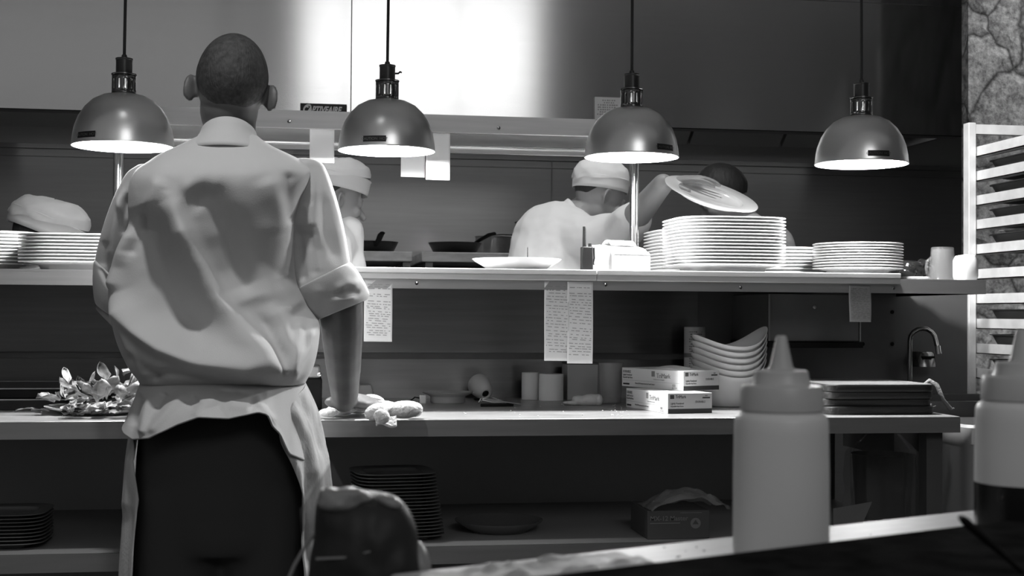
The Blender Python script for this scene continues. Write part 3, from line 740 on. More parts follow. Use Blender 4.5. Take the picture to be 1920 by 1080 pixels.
t = dish('small_dish', (c.x, c.y + .045, WT), [(1e-3, .0), (.044, 0), (.046, .002), (.046, .016), (.05, .019), (.066, .026), (.068, .029), (.0655, .029), (.047, .023), (1e-3, .021)], mat('grey_glaze', .4, .25), 'flat grey dish stack on the worktop beside the lying paper cup', 'dish')
c = V((at(903, 728, 3.60).x, 3.60, at(903, 728, 3.60).z))
t = thing('paper_cup', c, 'pale paper cup lying on its side with its dark mouth showing', 'cup')
Mx = Matrix.Rotation(.18, 4, 'Z') @ Matrix.Rotation(PI / 2 + .35, 4, 'X')
MB().lathe([(1e-3, -.028), (.031, -.028), (.032, -.024), (.0285, .0), (.021, .03), (.0135, .036), (.013, .041), (.0105, .041), (.0098, .035)], 36, (0, 0, 0), Mx).build('cup_wall', mat('cup_paper', .5, .6), t)
MB().lathe([(1e-3, .03), (.0102, .031), (.0102, .037)], 24, (0, 0, 0), Mx).build('cup_mouth_shade', M_BLACK, t)  # black disc stands in for the shade inside the mouth
MB().box((-.02, -.015, WT - c.z), (.02, .02, -.028)).build('cup_stand', M_BLACK, t, bevel=.003)
c = atz(925, 762, WT)
t = thing('wire_tongs', (c.x, c.y, WT), 'thin wire tongs lying on the worktop below the paper cup', 'tongs')
for k in range(4):
    b = MB().tube([(-.036 + .004 * k, .012 - .008 * k, .008 + .003 * k), (-.03, .02 - .01 * k, .018), (0, .016 - .01 * k, .02 - .003 * k), (.03, .01 - .008 * k, .012), (.045 + .008 * k, .006 - .006 * k, .006)], .0022, 8); b.build('wire', M_CHROME, t)
MB().tube([(-.034, -.01, .004), (.0, -.012, .004), (.05, -.006, .004)], .004, 8).build('grip', M_BLACK, t)
c = atz(793, 757, WT)
t = thing('charger_plug', (c.x, c.y + .01, WT), 'tiny white plug block with lead lying left of the grey dish', 'plug')
MB().box((-.008, -.008, 0), (.008, .008, .022)).build('plug_body', M_CARD, t, bevel=.002)
MB().tube([(-.008, 0, .014), (-.02, .002, .016), (-.035, .006, .004)], .0018, 6).build('lead', M_BLACK, t)
def lumps(name, loc, label, cat, part, m, els, vox=.005, sm=3, bag=None):
    t = thing(name, loc, label, cat); b = MB()
    for c_, r_, ry, rz in els: b.ell(c_, r_[0], r_[1], r_[2], Matrix.Rotation(rz, 4, 'Z') @ Matrix.Rotation(ry, 4, 'Y'), 18, 10)
    b.build(part, m, t, remesh=vox, smooth=sm); return t
c = atz(1100, 761, WT)
lumps('crumpled_glove', (c.x, c.y + .02, WT), 'crumpled pale disposable glove lying on the worktop by the tub', 'glove', 'glove_body', mat('glove_latex', .5, .5, bump=.3, bscale=60),
      [((.016, 0, .014), (.034, .02, .016), 0, .1), ((-.01, .004, .012), (.024, .018, .013), .3, -.2), ((.034, -.004, .014), (.012, .016, .016), 0, 0), ((-.034, -.004, .006), (.016, .008, .006), .1, .1), ((-.04, .008, .006), (.018, .007, .006), 0, -.3)], .003, 2)
p0 = atz(655, 783, WT)
t = thing('hand_towel', (p0.x, p0.y, WT), 'twisted white terry towel under the chef\'s right hand on the worktop', 'towel')
def tp(u, v, dz=0.): q = atz(u, v, WT + dz + .005); return q - V((p0.x, p0.y, WT))
b = MB()
for c_, r_, ry, rz in ((tp(722, 765, .014), (.04, .03, .017), .1, .15), (tp(758, 768, .018), (.042, .026, .02), -.05, -.05), (tp(778, 768, .015), (.018, .024, .017), 0, .2),
                       (tp(706, 772, .015), (.030, .022, .018), -.3, .5), (tp(672, 762, .014), (.046, .036, .017), 0, 0), (tp(640, 768, .010), (.035, .04, .012), 0, 0), (tp(616, 774, .008), (.022, .028, .010), 0, .3),
                       (tp(700, 752, .022), (.03, .02, .016), .2, .2), (tp(716, 781, .01), (.019, .012, .016), .4, 0)):
    b.ell(c_, r_[0], r_[1], r_[2], Matrix.Rotation(rz, 4, 'Z') @ Matrix.Rotation(ry, 4, 'Y'), 18, 10)
b.build('towel_body', M_TOWEL, t, remesh=.0045, smooth=2)
q0 = tp(700, 778, .008)
b = MB().grid(lambda i, j: (q0.x + .004 + i * .045, q0.y - .004 - .018 * j ** 1.5 - .003, .014 - .022 * j * j + .004 * math.sin(i * 6)), 10, 10)
b.build('towel_flap', M_TOWEL, t, solid=.004)
c = atz(684, 748, WT)
t = thing('dough_scraper', (c.x, c.y, WT), 'pale plastic tub end showing behind the chef\'s forearm', 'tub')
MB().loft([[V((x, y, z)) for x, y in rsq(a, .03, 28, 6)] for a, z in ((.02, 0), (.026, .001), (.018, .036), (.015, .039), (.001, .039))], True, True, True).build('tub_body', mat('pale_tub', .5, .5), t)
c = atz(588, 768, WT)
t = thing('knife_box', (c.x, c.y + .06, WT), 'dark upright steel box between the chef\'s waist and bare forearm', 'box')
MB().box((-.034, -.06, 0), (.02, .06, .075)).build('box_body', M_BLACK, t, bevel=.004)
MB().box((-.033, -.059, .0755), (.016, .06, .105)).build('box_lid', M_STEEL, t, bevel=.006)
MB().lathe([(1e-3, -.006), (.005, -.005), (.006, 0)], 16, (.012, -.0595, .085), Matrix.Rotation(-PI / 2, 4, 'X')).build('catch', M_CHROME, t)
# trays and greens at the left
c = atz(40, 775, WT)
for i, (dx, dy, z0, h) in enumerate(((-.12, .26, 0, .024), (-.12, .30, .0255, .022))):
    t = thing('baking_tray', (c.x + dx, c.y + dy, WT + z0), ['lower dark baking tray on the worktop behind the greens', 'upper dark baking tray on the worktop behind the greens'][i], 'tray', 'stacked trays behind the greens')
    MB().loft([[V((x, y, z)) for x, y in rsq(.26 * s, .17 * s, 40, 8)] for s, z in ((.001, .001), (.93, .001), (1, h), (1.012, h + .0015), (.985, h), (.92, .003), (.001, .003))], True, False, False).build('tray_body', M_TRAY, t)
    MB().tube([(x, y, h + .0015) for x, y in rsq(.262, .172, 40, 8)], .0018, 6, True).build('rolled_rim', M_STEEL, t)
c = atz(180, 779, WT)
t = thing('greens_plate', (c.x, c.y + .085, WT), 'flat white plate half buried under the heap of greens', 'plate')
MB().lathe([(1e-3, .001), (.08, .0), (.125, .014), (.127, .017), (.122, .0165), (.08, .005), (1e-3, .004)], 48).build('plate_body', M_PORC, t)
b = MB(); cg = V((c.x + .012, c.y + .075, WT + .018))
def leaf(b, c, L, W, yaw, pitch, roll, curl, cup):
    M = Matrix.Translation(c) @ Matrix.Rotation(yaw, 4, 'Z') @ Matrix.Rotation(-pitch, 4, 'Y') @ Matrix.Rotation(roll, 4, 'X')
    def fn(i, j):
        s = j; w = W * (math.sin(PI * min(1, .12 + s * .88)) ** .6) * (.25 if s < .18 else 1) * (1 if s > .3 else .35 + 2.1 * max(0, s - .1))
        x = s * L; y = (i - .5) * w
        z = curl * L * s * s * 1.2 + cup * W * (abs(i - .5) * 2) ** 2 + .10 * W * math.sin(9 * s + 5 * i) * abs(i - .5) * 2
        q = M @ V((x * (1 - .25 * abs(curl) * s), y, z)); q.z = max(q.z, WT + .002); return q
    b.grid(fn, 6, 9)
for k in range(64):
    a = rnd.uniform(0, 2 * PI); r = .095 * math.sqrt(rnd.random()); h = (1 - (r / .115) ** 2) * .05 * rnd.uniform(.15, 1)
    leaf(b, cg + V((r * math.cos(a) * 1.25, r * math.sin(a) * .85, h)), rnd.uniform(.035, .062), rnd.uniform(.024, .042), a + rnd.uniform(-.9, .9), rnd.uniform(-.1, .95), rnd.uniform(-.6, .6), rnd.uniform(-.5, .5), rnd.uniform(-.1, .4))
for k in range(26):
    q = at(rnd.uniform(118, 262), rnd.uniform(755, 772), c.y - .03 - rnd.random() * .06); q.z = WT + rnd.uniform(.018, .035)
    leaf(b, q, rnd.uniform(.03, .045), rnd.uniform(.026, .04), rnd.uniform(-2.6, -.5), rnd.uniform(-.55, .3), rnd.uniform(-.4, .4), rnd.uniform(-.3, .1), rnd.uniform(-.1, .3))
for u, v, L, W, yw, pt in ((68, 768, .05, .012, 2.9, .15), (92, 772, .04, .018, 3.3, .3), (112, 752, .055, .045, 3.0, .35), (128, 722, .05, .02, 2.1, 1.1), (196, 772, .045, .045, -1.4, -.2), (238, 765, .045, .03, -1.0, .1), (232, 705, .04, .03, .8, .7)):
    q = at(u, v, c.y + .02); leaf(b, q, L, W, yw, pt, 0, -.2, .2)
o = b.build('salad_greens', M_LEAF, None, ang=180, solid=.0006)
setp(o, 'heap of curly salad leaves piled on the worktop beside the chef', 'greens', None, 'stuff')
b = MB()
for k in range(60):
    u = rnd.choice((rnd.uniform(1140, 1180), rnd.uniform(860, 1160), rnd.uniform(60, 300))); q = atz(u, rnd.uniform(757, 782), WT)
    r = rnd.uniform(.0008, .002); b.ell(q + V((0, 0, r * .8)), r, r * 1.3, r * .8, None, 8, 5)
o = b.build('crumbs', mat('pale_crumb', .6, .8), None); setp(o, 'scatter of tiny pale crumbs on the worktop', 'crumbs', None, 'stuff')

# cutting boards with rope handles
xa, xb = atz(1541, 776, WT).x, atz(1752, 776, WT).x
bt = [.0178, .0178, .0165, .017]; z = WT
for k in range(4):
    t = thing('cutting_board', ((xa + xb) / 2 + (0.002, .004, .001, .003)[k], 3.165 + (.0, .012, .004, .0)[k], z), '%s black cutting board from the top of the stack at the worktop end' % ORD[3 - k], 'board', 'stacked cutting boards', rz=(.01, -.03, .02, -.01)[k])
    hw = (xb - xa) / 2
    MB().loft([[V((x, y, zz)) for x, y in rsq(hw * s, .15 * s, 48, 9)] for s, zz in ((.99, 0), (1, .002), (1, bt[k] - .002), (.99, bt[k]))], True, True, True).build('board_slab', M_RUBBER, t)
    MB().loft([[V((x, y, bt[k] + .0003 + e)) for x, y in rsq(hw * s, .15 * s, 48, 9)] for s, e in ((.985, 0), (.95, .0002), (.01, .0003))], True).build('board_face', M_BOARDTOP, t)
    if k in (1, 3):
        sg = 1 if k == 3 else 0; yo = 0 if sg else .07
        pts = [(hw + .003, -.06, bt[k] * .5), (hw + .016, -.070, bt[k] + .006), (hw + .030, -.080, bt[k] - .004), (hw + .042, -.09, -.018 - .006 * sg), (hw + .05 + .012 * sg, -.09, .0065 - (z - WT))]
        pts = [(a_, b_ + yo, c_) for a_, b_, c_ in pts]
        MB().tube(pts, [.0045, .0055, .0055, .005, .006], 10).build('rope_handle', M_ROPE, t)
        b = MB()
        for q in range(12): b.tube([pts[-1], V(pts[-1]) + V((rnd.uniform(-.012, .012), rnd.uniform(-.012, .012), rnd.uniform(-.002, .012)))], .0012, 5)
        b.build('rope_fray', M_ROPE, t)
    z += bt[k] + .0008
# box under the shelf, sink with tap
xa, xb = at(1441, 600, 3.4).x, at(1612, 600, 3.4).x
t = thing('undershelf_warmer', ((xa + xb) / 2, 3.54, 1.215), 'dark steel equipment box fixed under the shelf above the cutting boards', 'box')
MB().box((xa, 3.40, 1.088), (xb, 3.70, 1.2155)).build('casing', M_DKSTEEL, t, world=True, bevel=.003)
MB().box((xa - .006, 3.385, 1.072), (xb + .004, 3.70, 1.087)).build('base_rail', M_BLACK, t, world=True, bevel=.002)
MB().box((xa - .0025, 3.394, 1.09), (xa + .0025, 3.3995, 1.214)).build('edge_trim', M_TUBE, t, world=True)
MB().box((xb - .003, 3.394, 1.09), (xb + .001, 3.3995, 1.214)).build('edge_trim', M_STEEL, t, world=True)
q = at(1527, 576, 3.397); MB().lathe([(1e-3, -.004), (.004, -.003), (.005, 0)], 12, q, Matrix.Rotation(-PI / 2, 4, 'X')).build('knob', M_STEEL, t, world=True)
xs = at(1706, 650, 3.58).x
t = thing('hand_sink', (1.85, 3.52, 0), 'small dark steel sink with gooseneck tap behind the cutting boards', 'sink')
b = MB().box((1.56, 3.36, .80), (2.0, 3.38, .93)); b.box((1.56, 3.68, .80), (2.0, 3.70, .93)); b.box((1.56, 3.38, .80), (1.58, 3.68, .93)); b.box((1.98, 3.38, .80), (2.0, 3.68, .93)); b.box((1.56, 3.36, .78), (2.0, 3.70, .80))
b.build('basin', M_DKSTEEL, t, world=True)
MB().box((1.6, 3.42, 0), (1.96, 3.66, .78)).build('pedestal', M_DKSTEEL, t, world=True)
z1 = at(1706, 625, 3.58).z; r = .033
pts = [(xs, 3.58, .80), (xs, 3.58, 1.0), (xs, 3.58, z1 - .02)] + [(xs + r - r * math.cos(a), 3.58 - .004 * k, z1 - .02 + r * 1.05 * math.sin(a)) for k, a in enumerate([PI * k / 8 for k in range(1, 8)])] + [(xs + 2 * r, 3.55, z1 - .03), (xs + 2 * r + .003, 3.545, z1 - .05)]
MB().tube(pts, .0068, 12).build('tap', mat('dull_chrome', .32, .18, 1), t, world=True)
MB().tube([(xs + 2 * r + .002, 3.547, z1 - .035), (xs + 2 * r + .004, 3.544, z1 - .058)], .0085, 12).build('spout_tip', M_CHROME, t, world=True)
q = at(1741, 688, 3.62)
t = thing('soap_dispenser', (q.x, 3.66, q.z), 'dull steel soap dispenser on the panel behind the tap', 'dispenser')
MB().lathe([(1e-3, .043), (.03, .043), (.034, .038), (.040, .0), (1e-3, 0)], 36).build('dispenser_body', mat('dispenser_steel', .22, .25, 1), t)
MB().box((-.018, -.042, .025), (.018, -.03, .031)).build('slot', M_BLACK, t)
MB().box((-.012, .02, .005), (.012, .0448, .03)).build('bracket', M_DKSTEEL, t)

# ================================================================ BELOW THE WORKTOP
LS = .6335
c = atz(1271, 1018, LS); xa, xb = at(1214, 990, 3.03).x, at(1330, 990, 3.03).x
t = thing('lettered_carton', ((xa + xb) / 2, 3.03, LS), 'dark carton with pale lettering and disc under the worktop', 'carton')
w = (xb - xa) / 2
MB().box((-w, 0, 0), (w, .16, .066)).build('carton_body', M_KRAFT, t, bevel=.001)
GT = mat('dim_print', .24, .7)
textmesh('lettering', 'MX-12 Master', .0155, GT, t, face_front(-w + .006, -.0006, .043), bold=.0002)
MB().box((-w + .006, -.0006, .036), (w * .05, 0, .038)).build('rule', GT, t)
MB().box((w * .05, -.0006, .060), (w * .75, 0, .0612)).build('rule', GT, t)
dc = MB().lathe([(1e-3, -.0006), (.0125, -.0006), (.0125, 0)], 28, (w * .55, 0, .038), Matrix.Rotation(0, 4, 'X'))
d = MB()
ringp = [V((w * .55 + .0125 * math.cos(2 * PI * k / 32), -.0006, .036 + .0125 * math.sin(2 * PI * k / 32))) for k in range(32)]
d.add(ringp, [tuple(range(32))]).build('logo_disc', GT, t)
d = MB(); d.add([V((w * .55 - .0075, -.0009, .0335)), V((w * .55 + .0075, -.0009, .0335)), V((w * .55, -.0009, .0445))], [(0, 1, 2)]).build('logo_triangle', M_KRAFT, t)
t2 = thing('carton_bag', ((xa + xb) / 2 + .02, 3.05, LS + .067), 'crumpled clear plastic sheet lying on the lettered dark carton', 'plastic sheet')
MB().grid(lambda i, j: ((i - .45) * .2, -.03 + (j - .1) * .14, .0015 + .045 * math.sin(PI * min(1, max(0, i * 1.05))) ** .8 * math.sin(PI * (.15 + .85 * j)) ** .6 + .014 * noise.noise(V((i * 6, j * 6, 3))) * (.3 + i)), 26, 18).build('sheet', M_FILM, t2, ang=25)
c = at(1668, 900, 3.28)
t = thing('bagged_bucket', (c.x - .01, 3.30, LS), 'dark bucket wrapped in a clear plastic bag under the worktop end', 'bucket')
MB().lathe([(1e-3, 0), (.068, 0), (.078, .16), (.081, .165), (.075, .165), (.066, .01), (1e-3, .01)], 36).build('bucket_body', M_KRAFT, t)
b = MB()
def bagp(i, j):
    a = 2 * PI * i; r = .086 + .008 * math.sin(7 * a) + .006 * math.sin(13 * a + 1)
    z = j * .215
    if z > .168: r *= max(.25, 1 - (z - .168) * 11)
    r += .006 * noise.noise(V((math.cos(a) * 3, math.sin(a) * 3, z * 25)))
    return (r * math.cos(a), r * math.sin(a), z + .004 + .008 * noise.noise(V((math.cos(a) * 2, math.sin(a) * 2, 5))) * j)
b.grid(bagp, 60, 24).build('bag', film_mat('dim_clear_bag', .3, .22, .16), t, ang=30)
c = at(1600, 960, 3.06)
t = thing('torn_flap', (c.x, 3.05, LS), 'grey cardboard corner piece leaning below the cutting boards', 'cardboard')
MB().add([V((-.055, 0, 0)), V((-.055, 0, .062)), V((.048, .01, .075)), V((.01, .004, 0)), V((-.055, .003, 0)), V((-.055, .003, .062)), V((.048, .013, .075)), V((.01, .007, 0))],
         [(0, 1, 2, 3), (7, 6, 5, 4), (0, 4, 5, 1), (1, 5, 6, 2), (2, 6, 7, 3), (3, 7, 4, 0)]).build('flap', mat('grey_card', .2, .8), t)
xa = at(1789, 900, 3.1).x + .012
t = thing('pale_bin', (xa + .1, 3.18, 0), 'pale plastic bin standing beyond the worktop end', 'bin')
MB().loft([[V((x, y, z)) for x, y in rsq(.1 * s, .13 * s, 40, 7)] for s, z in ((.85, 0), (1, .84), (1.03, .845), (1.03, .885), (.97, .892), (.93, .88), (.8, .02), (.01, .02))], True, True, True).build('bin_body', M_BIN, t)

# ================================================================ NEAR COUNTER LEDGE
A, B = atz(800, 1068, .975), atz(1830, 955, .975)
dv = (B - A).normalized(); ang = math.atan2(dv.y, dv.x); nv = V((-dv.y, dv.x, 0))
t = thing('near_counter', (A.x, A.y, 0), 'dark counter close to the camera with raised black rim', 'counter', rz=ang)
MB().box((-.6, -.62, 0), (1.1, -.02, .948)).build('counter_body', M_LEDGE, t)
MB().box((-.14, -.40, .95), (1.1, -.143, .995)).build('raised_rim', M_LEDGE, t, bevel=.003)
t = thing('white_ledge_board', (A.x, A.y, .95), 'long white board on the near counter under the squeeze bottles', 'board', rz=ang)
MB().box((-.03, -.14, 0), (1.1, 0, .025)).build('board_slab', M_BOARD, t, bevel=.003)
b = MB()
for k in range(46):
    r = rnd.uniform(.0004, .0012); b.ell((rnd.uniform(.02, .42), rnd.uniform(-.11, -.008), .0252), r, r * 1.4, r * .5, None, 8, 5)
b.build('specks', M_GREYINK, t)['kind'] = 'stuff'
def bottle(u, vb, wpx, label, liquid):
    c = atz(u, vb, .9755)
    dpt = 1 / (c - V((0, 0, EYE))).dot(cF) * FPX
    k = wpx / dpt / 2
    t = thing('squeeze_bottle', (c.x, c.y, .9755), label, 'bottle', 'squeeze bottles on the near ledge')
    H = 3.08 * k
    MB().lathe([(1e-3, .002), (k * .9, 0), (k * .985, .003), (k, .008), (k * 1.0, H * .55), (k * .985, H * .86), (k * .975, H * .945), (k * .93, H * .975), (k * .84, H), (k * .80, H + .001), (k * .80, H + .004)], 56).build('bottle_wall', M_BOTTLE, t, ang=180)
    MB().lathe([(k * .86, H + .001), (k * .865, H + .003), (k * .85, H + .5 * k), (k * .82, H + .55 * k), (k * .62, H + .57 * k), (k * .60, H + .60 * k), (k * .56, H + .83 * k), (k * .52, H + .87 * k), (k * .25, H + .89 * k)], 48).build('cap', M_CAP, t, ang=30)
    MB().lathe([(k * .29, H + .88 * k), (k * .24, H + .95 * k), (k * .115, H + 1.55 * k), (k * .09, H + 1.6 * k), (k * .05, H + 1.605 * k)], 32).build('nozzle', M_NOZZLE, t, ang=50)
    for i in range(4):
        a = -2.6 + i * .7; 
    if liquid:
        MB().lathe([(1e-3, .003), (k * .985, .003), (k * 1.004, .01), (k * 1.006, liquid), (k * .6, liquid + .001), (1e-3, liquid + .001)], 48).build('sauce', M_SAUCE, t, ang=60)
    return t, k, H
bottle(1464, 1046, 178, 'milky squeeze bottle with pointed nozzle standing nearest on the ledge', 0)
bottle(1915, 1011, 168, 'squeeze bottle holding dark sauce at the far end of the ledge', .046)
p, q = atz(1800, 969, 1.03), atz(1905, 1062, .999)
t = thing('spoon', p, 'dark spoon handle resting across the black rim before the sauce bottle', 'spoon')
d = q - p
MB().tube([V((0, 0, 0)), d * .1, d * .4, d * .8, d * 1.3], [.003, .0052, .0045, .003, .0028], 12, flat=.55).build('handle', M_BLACK, t)
MB().ell(d * 1.6, .018, .03, .004, Matrix.Rotation(-.7, 4, 'Z')).build('spoon_head', M_CHROME, t)
c = atz(1030, 1078, .976)
t = thing('crumpled_film', (c.x, c.y - .02, .9755), 'crumpled milky plastic film lying on the white ledge board', 'plastic film', rz=ang)
def fm(i, j):
    x = (i - .5) * .19; y = (j - .5) * .10
    h = .008 * math.sin(PI * i) ** .7 * math.sin(PI * j) ** .5 * (1 + .9 * noise.noise(V((i * 5 + 2, j * 4, 1)))) + .006 * abs(noise.noise(V((i * 11, j * 9, 4))))
    return (x, y, h + .001)
MB().grid(fm, 40, 24).build('film', M_FILMW, t, ang=180)
# wrapped bundle at the counter end
Yb = .98
def bp(u, v): return at(u, v, Yb)
c = bp(690, 1075); base = V((c.x, Yb, .948))
t = thing('wrapped_bundle', base, 'dark plastic-wrapped bundle with pale crumpled neck at the counter end', 'bundle')
def bl(u, v, dy, ru, rv, rd, ry=0.): 
    p = bp(u, v) + V((0, dy, 0)) - base; s = 1 / 2520.
    return (p, (ru * s, rd, rv * s), ry)
WR = [(922, 640, 712, .010), (930, 604, 740, .026), (943, 592, 758, .034), (970, 589, 771, .040), (1010, 586, 781, .044), (1060, 582, 792, .046), (1092, 580, 798, .046)]
rings = []
for i in range(50):
    v = lerp(922, 1092, i / 49.); uL, uR, d_ = csm(WR, v); r_ = ringLR(uL, v, uR, v, Yb, d_, d_, 72); out = []
    C_ = (r_[0] + r_[36]) / 2
    for j, p_ in enumerate(r_):
        a = 2 * PI * j / 72; dn = (p_ - C_).normalized() if (p_ - C_).length > 1e-5 else V((0, -1, 0))
        p_ = C_ + V(((p_ - C_).x, d_ * math.copysign(abs(math.sin(a)) ** .6, math.sin(a)), (p_ - C_).z))
        fold = .0035 * noise.noise(V((p_.x * 38, p_.z * 16, a * .6))) + .0025 * noise.noise(V((p_.x * 90, p_.z * 50, 2)))
        out.append(p_ + dn * fold - base)
    rings.append(out)
MB().loft(rings, True, True, True).build('wrapped_body', M_WRAP, t, ang=180)
b = MB()
for e in (bl(618, 921, -.022, 22, 15, .014, .25), bl(650, 918, -.024, 28, 13, .014, -.1), bl(634, 934, -.024, 42, 17, .014), bl(680, 925, -.018, 18, 11, .012, .6), bl(728, 934, -.02, 26, 12, .012, .35)):
    b.ell(e[0], e[1][0], e[1][1], e[1][2], Matrix.Rotation(e[2], 4, 'Y'))
b.build('pale_neck_fold', M_WRAPTOP, t, remesh=.0025, smooth=3)
e = bl(785, 1055, -.01, 20, 45, .02, -.15); MB().ell(e[0], *e[1], Matrix.Rotation(e[2], 4, 'Y')).build('side_lump', M_WRAPTOP, t)
MB().tube([bp(592, 1030) - base - V((0, .038, 0)), bp(640, 1026) - base - V((0, .042, 0)), bp(690, 1014) - base - V((0, .042, 0)), bp(712, 1002) - base - V((0, .038, 0))], .0016, 6, flat=.6).build('wrap_crease', M_WRAPTOP, t)
MB().tube([bp(600, 990) - base, bp(575, 1020) - base, bp(552, 1060) - base, bp(535, 1100) - base], .0014, 6).build('film_string', M_WRAPTOP, t)
b = MB(); P = [bp(622, 868), bp(645, 915), bp(600, 1000), bp(568, 1030), bp(562, 960)]
b.add([q - base + V((0, .012, 0)) for q in P], [(0, 1, 2, 3, 4)]).build('film_corner', M_FILMD, t)

# ================================================================ PEOPLE
def hand(b, w, d, up, side, curl=.5, s=1.0, spread=.14):
    """five fingered hand grown from wrist w; d: pointing direction, up: back-of-hand direction, side: thumb side"""
    d = V(d).normalized(); up = V(up); up = (up - d * up.dot(d)).normalized(); sd = d.cross(up); 
    if sd.dot(V(side)) < 0: sd = -sd
    pc = w + d * .050 * s
    b.ell(pc, .040 * s, .050 * s, .0155 * s, Matrix((sd, d, up)).transposed().to_4x4(), 18, 10)
    ln = [.078, .086, .080, .062]
    for k in range(4):
        off = (1.5 - k) * .0205 * s
        p = w + d * (.088 * s - abs(1.2 - k) * .004) + sd * off
        dd = (d + sd * (1.2 - k) * spread).normalized(); a = 0
        segs = [ln[k] * .45, ln[k] * .3, ln[k] * .25]; r = [.0095, .0088, .008, .0068]
        b.cap(p - dd * .03 * s, p, .011 * s, r[0] * s)
        for i in range(3):
            a += curl * (.5, .8, .6)[i]
            q = p + (dd * math.cos(a) - up * math.sin(a)) * segs[i] * s
            b.cap(p, q, r[i] * s, r[i + 1] * s); p = q
    p = w + d * .028 * s + sd * .030 * s - up * .004
    q = p + (d * .62 + sd * .75 - up * .2).normalized() * .042 * s; r_ = q + (d * .85 + sd * .35 - up * .3 * (1 + curl)).normalized() * .034 * s
    b.cap(p, q, .0135 * s, .0105 * s); b.cap(q, r_, .0105 * s, .008 * s)
def ear(b, c, out, up, fwd, s=1.0):
    up = (up - fwd * up.dot(fwd)).normalized(); nr = fwd.cross(up)
    if nr.dot(out) < 0: nr = -nr
    M = Matrix((fwd, nr, up)).transposed().to_4x4()
    b.ell(c - nr * .003 * s, .0155 * s, .0042 * s, .028 * s, M, 18, 10)
    pts = [c - fwd * (.0165 * s * math.sin(a)) + up * (.029 * s * math.cos(a)) + nr * .0035 * s for a in [k * PI / 9 - .6 for k in range(10)]]
    b.tube(pts, .0048 * s, 8)
    b.ell(c - up * .023 * s - fwd * .002 * s, .0085 * s, .005 * s, .0085 * s, M, 12, 8)
    b.ell(c + fwd * .010 * s - nr * .004 * s, .008 * s, .010 * s, .018 * s, M, 12, 8)
def head_parts(b, c, yaw, pitch, roll, s=1.0, neck=None):
    """skull, jaw, face and ears; c: middle of the skull. local axes: y forward (face), z up, x right"""
    M = Matrix.Rotation(yaw, 4, 'Z') @ Matrix.Rotation(roll, 4, 'Y') @ Matrix.Rotation(pitch, 4, 'X')
    P = lambda x, y, z: c + (M @ V((x, y, z))) * s
    D = lambda x, y, z: (M.to_3x3() @ V((x, y, z)))
    b.ell(P(0, -.008, .012), .074 * s, .094 * s, .098 * s, M, 28, 18)
    b.ell(P(0, .012, -.045), .062 * s, .074 * s, .075 * s, M, 24, 14)
    b.ell(P(0, .048, -.078), .042 * s, .040 * s, .040 * s, M, 20, 12)           # jaw / chin
    b.cap(P(0, .086, -.012), P(0, .108, -.040), .008 * s, .0125 * s)            # nose
    for k in (-1, 1):
        b.ell(P(k * .031, .076, -.006), .015 * s, .010 * s, .009 * s, M, 14, 8)  # eye
        b.cap(P(k * .016, .086, .010), P(k * .046, .074, .010), .006 * s, .005 * s)
        b.ell(P(k * .042, .062, -.035), .020 * s, .018 * s, .018 * s, M, 14, 8)
        ear(b, P(k * .083, -.012, -.020), D(k * .8, .6, 0).normalized(), D(k * .05, -.15, 1).normalized(), D(-k * .58, .8, 0).normalized(), s)
    b.cap(P(-.020, .088, -.064), P(.020, .088, -.064), .006 * s, .006 * s)      # mouth
    b.cap(P(-.016, .086, -.072), P(.016, .086, -.072), .006 * s, .006 * s)
    return P, D, M

# ---------------------------------------------------------------- THE CHEF AT THE WORKTOP
base = V((at(420, 900, 2.76).x, 2.76, 0))
hipY = 2.76
b = MB()
hc = at(434, 164, 2.885)
P, D, HM = head_parts(b, hc, .06, -.26, .09, .985)
nb = at(428, 318, 2.83); b.cap(at(431, 215, 2.89), nb, .055, .056)
chest = at(425, 420, 2.78); pel = at(420, 760, 2.77)
b.ell(at(418, 420, 2.80), .14, .075, .12); b.ell(at(418, 560, 2.80), .125, .07, .2); b.ell(pel, .14, .09, .12)
# right arm: straight down onto the towel
shR, elR, wrR = at(578, 352, 2.83), at(640, 560, 2.80), at(644, 752, 2.985)
b.chain([at(540, 350, 2.80), shR, lerp(shR, elR, .5), elR], [.036, .036, .036, .040])
fr = [elR, at(641, 612, 2.85), at(644, 690, 2.925), at(646, 738, 2.97), V((at(645, 762, 2.985).x, 2.985, .962))]
b.chain(fr, [.045, .0455, .038, .031, .0265])
w = at(645, 764, 2.985); w.z = .962
hand(b, w, (.55, .58, -.06), (.1, -.2, 1), (-1, .4, 0), .13, 1.02, .2)
b.ell(w + V((-.004, .012, -.004)), .040, .026, .0155)
# left arm: bent forward to the worktop, hand hidden before the body
shL, elL = at(268, 358, 2.85), at(214, 560, 2.88)
wrL = V((elL.x + .12, 3.09, 1.022))
b.chain([at(310, 355, 2.81), shL, lerp(shL, elL, .5), elL], [.036, .036, .036, .038]); b.chain([elL, lerp(elL, wrL, .4), wrL], [.043, .042, .029])
hand(b, wrL, (.7, .6, -.12), (0, .1, 1), (1, 0, 0), .45, 1.0)
for sx in (-1, 1):
    hx = pel.x + sx * .085
    b.chain([V((hx, 2.76, pel.z - .04)), V((hx + sx * .012, 2.755, .50)), V((hx + sx * .015, 2.73, .10))], [.075, .052, .04])
    b.chain([V((hx + sx * .015, 2.71, .06)), V((hx + sx * .03, 2.88, .035))], [.04, .034])
chef = b.build('person', M_SKIN, None, remesh=.004, smooth=4)
# shift so that the origin is at the feet
me = chef.data
for q in me.vertices: q.co = q.co - base
chef.location = base
setp(chef, 'person in white chef jacket and apron, back turned, leaning one bare forearm on the towel', 'person')

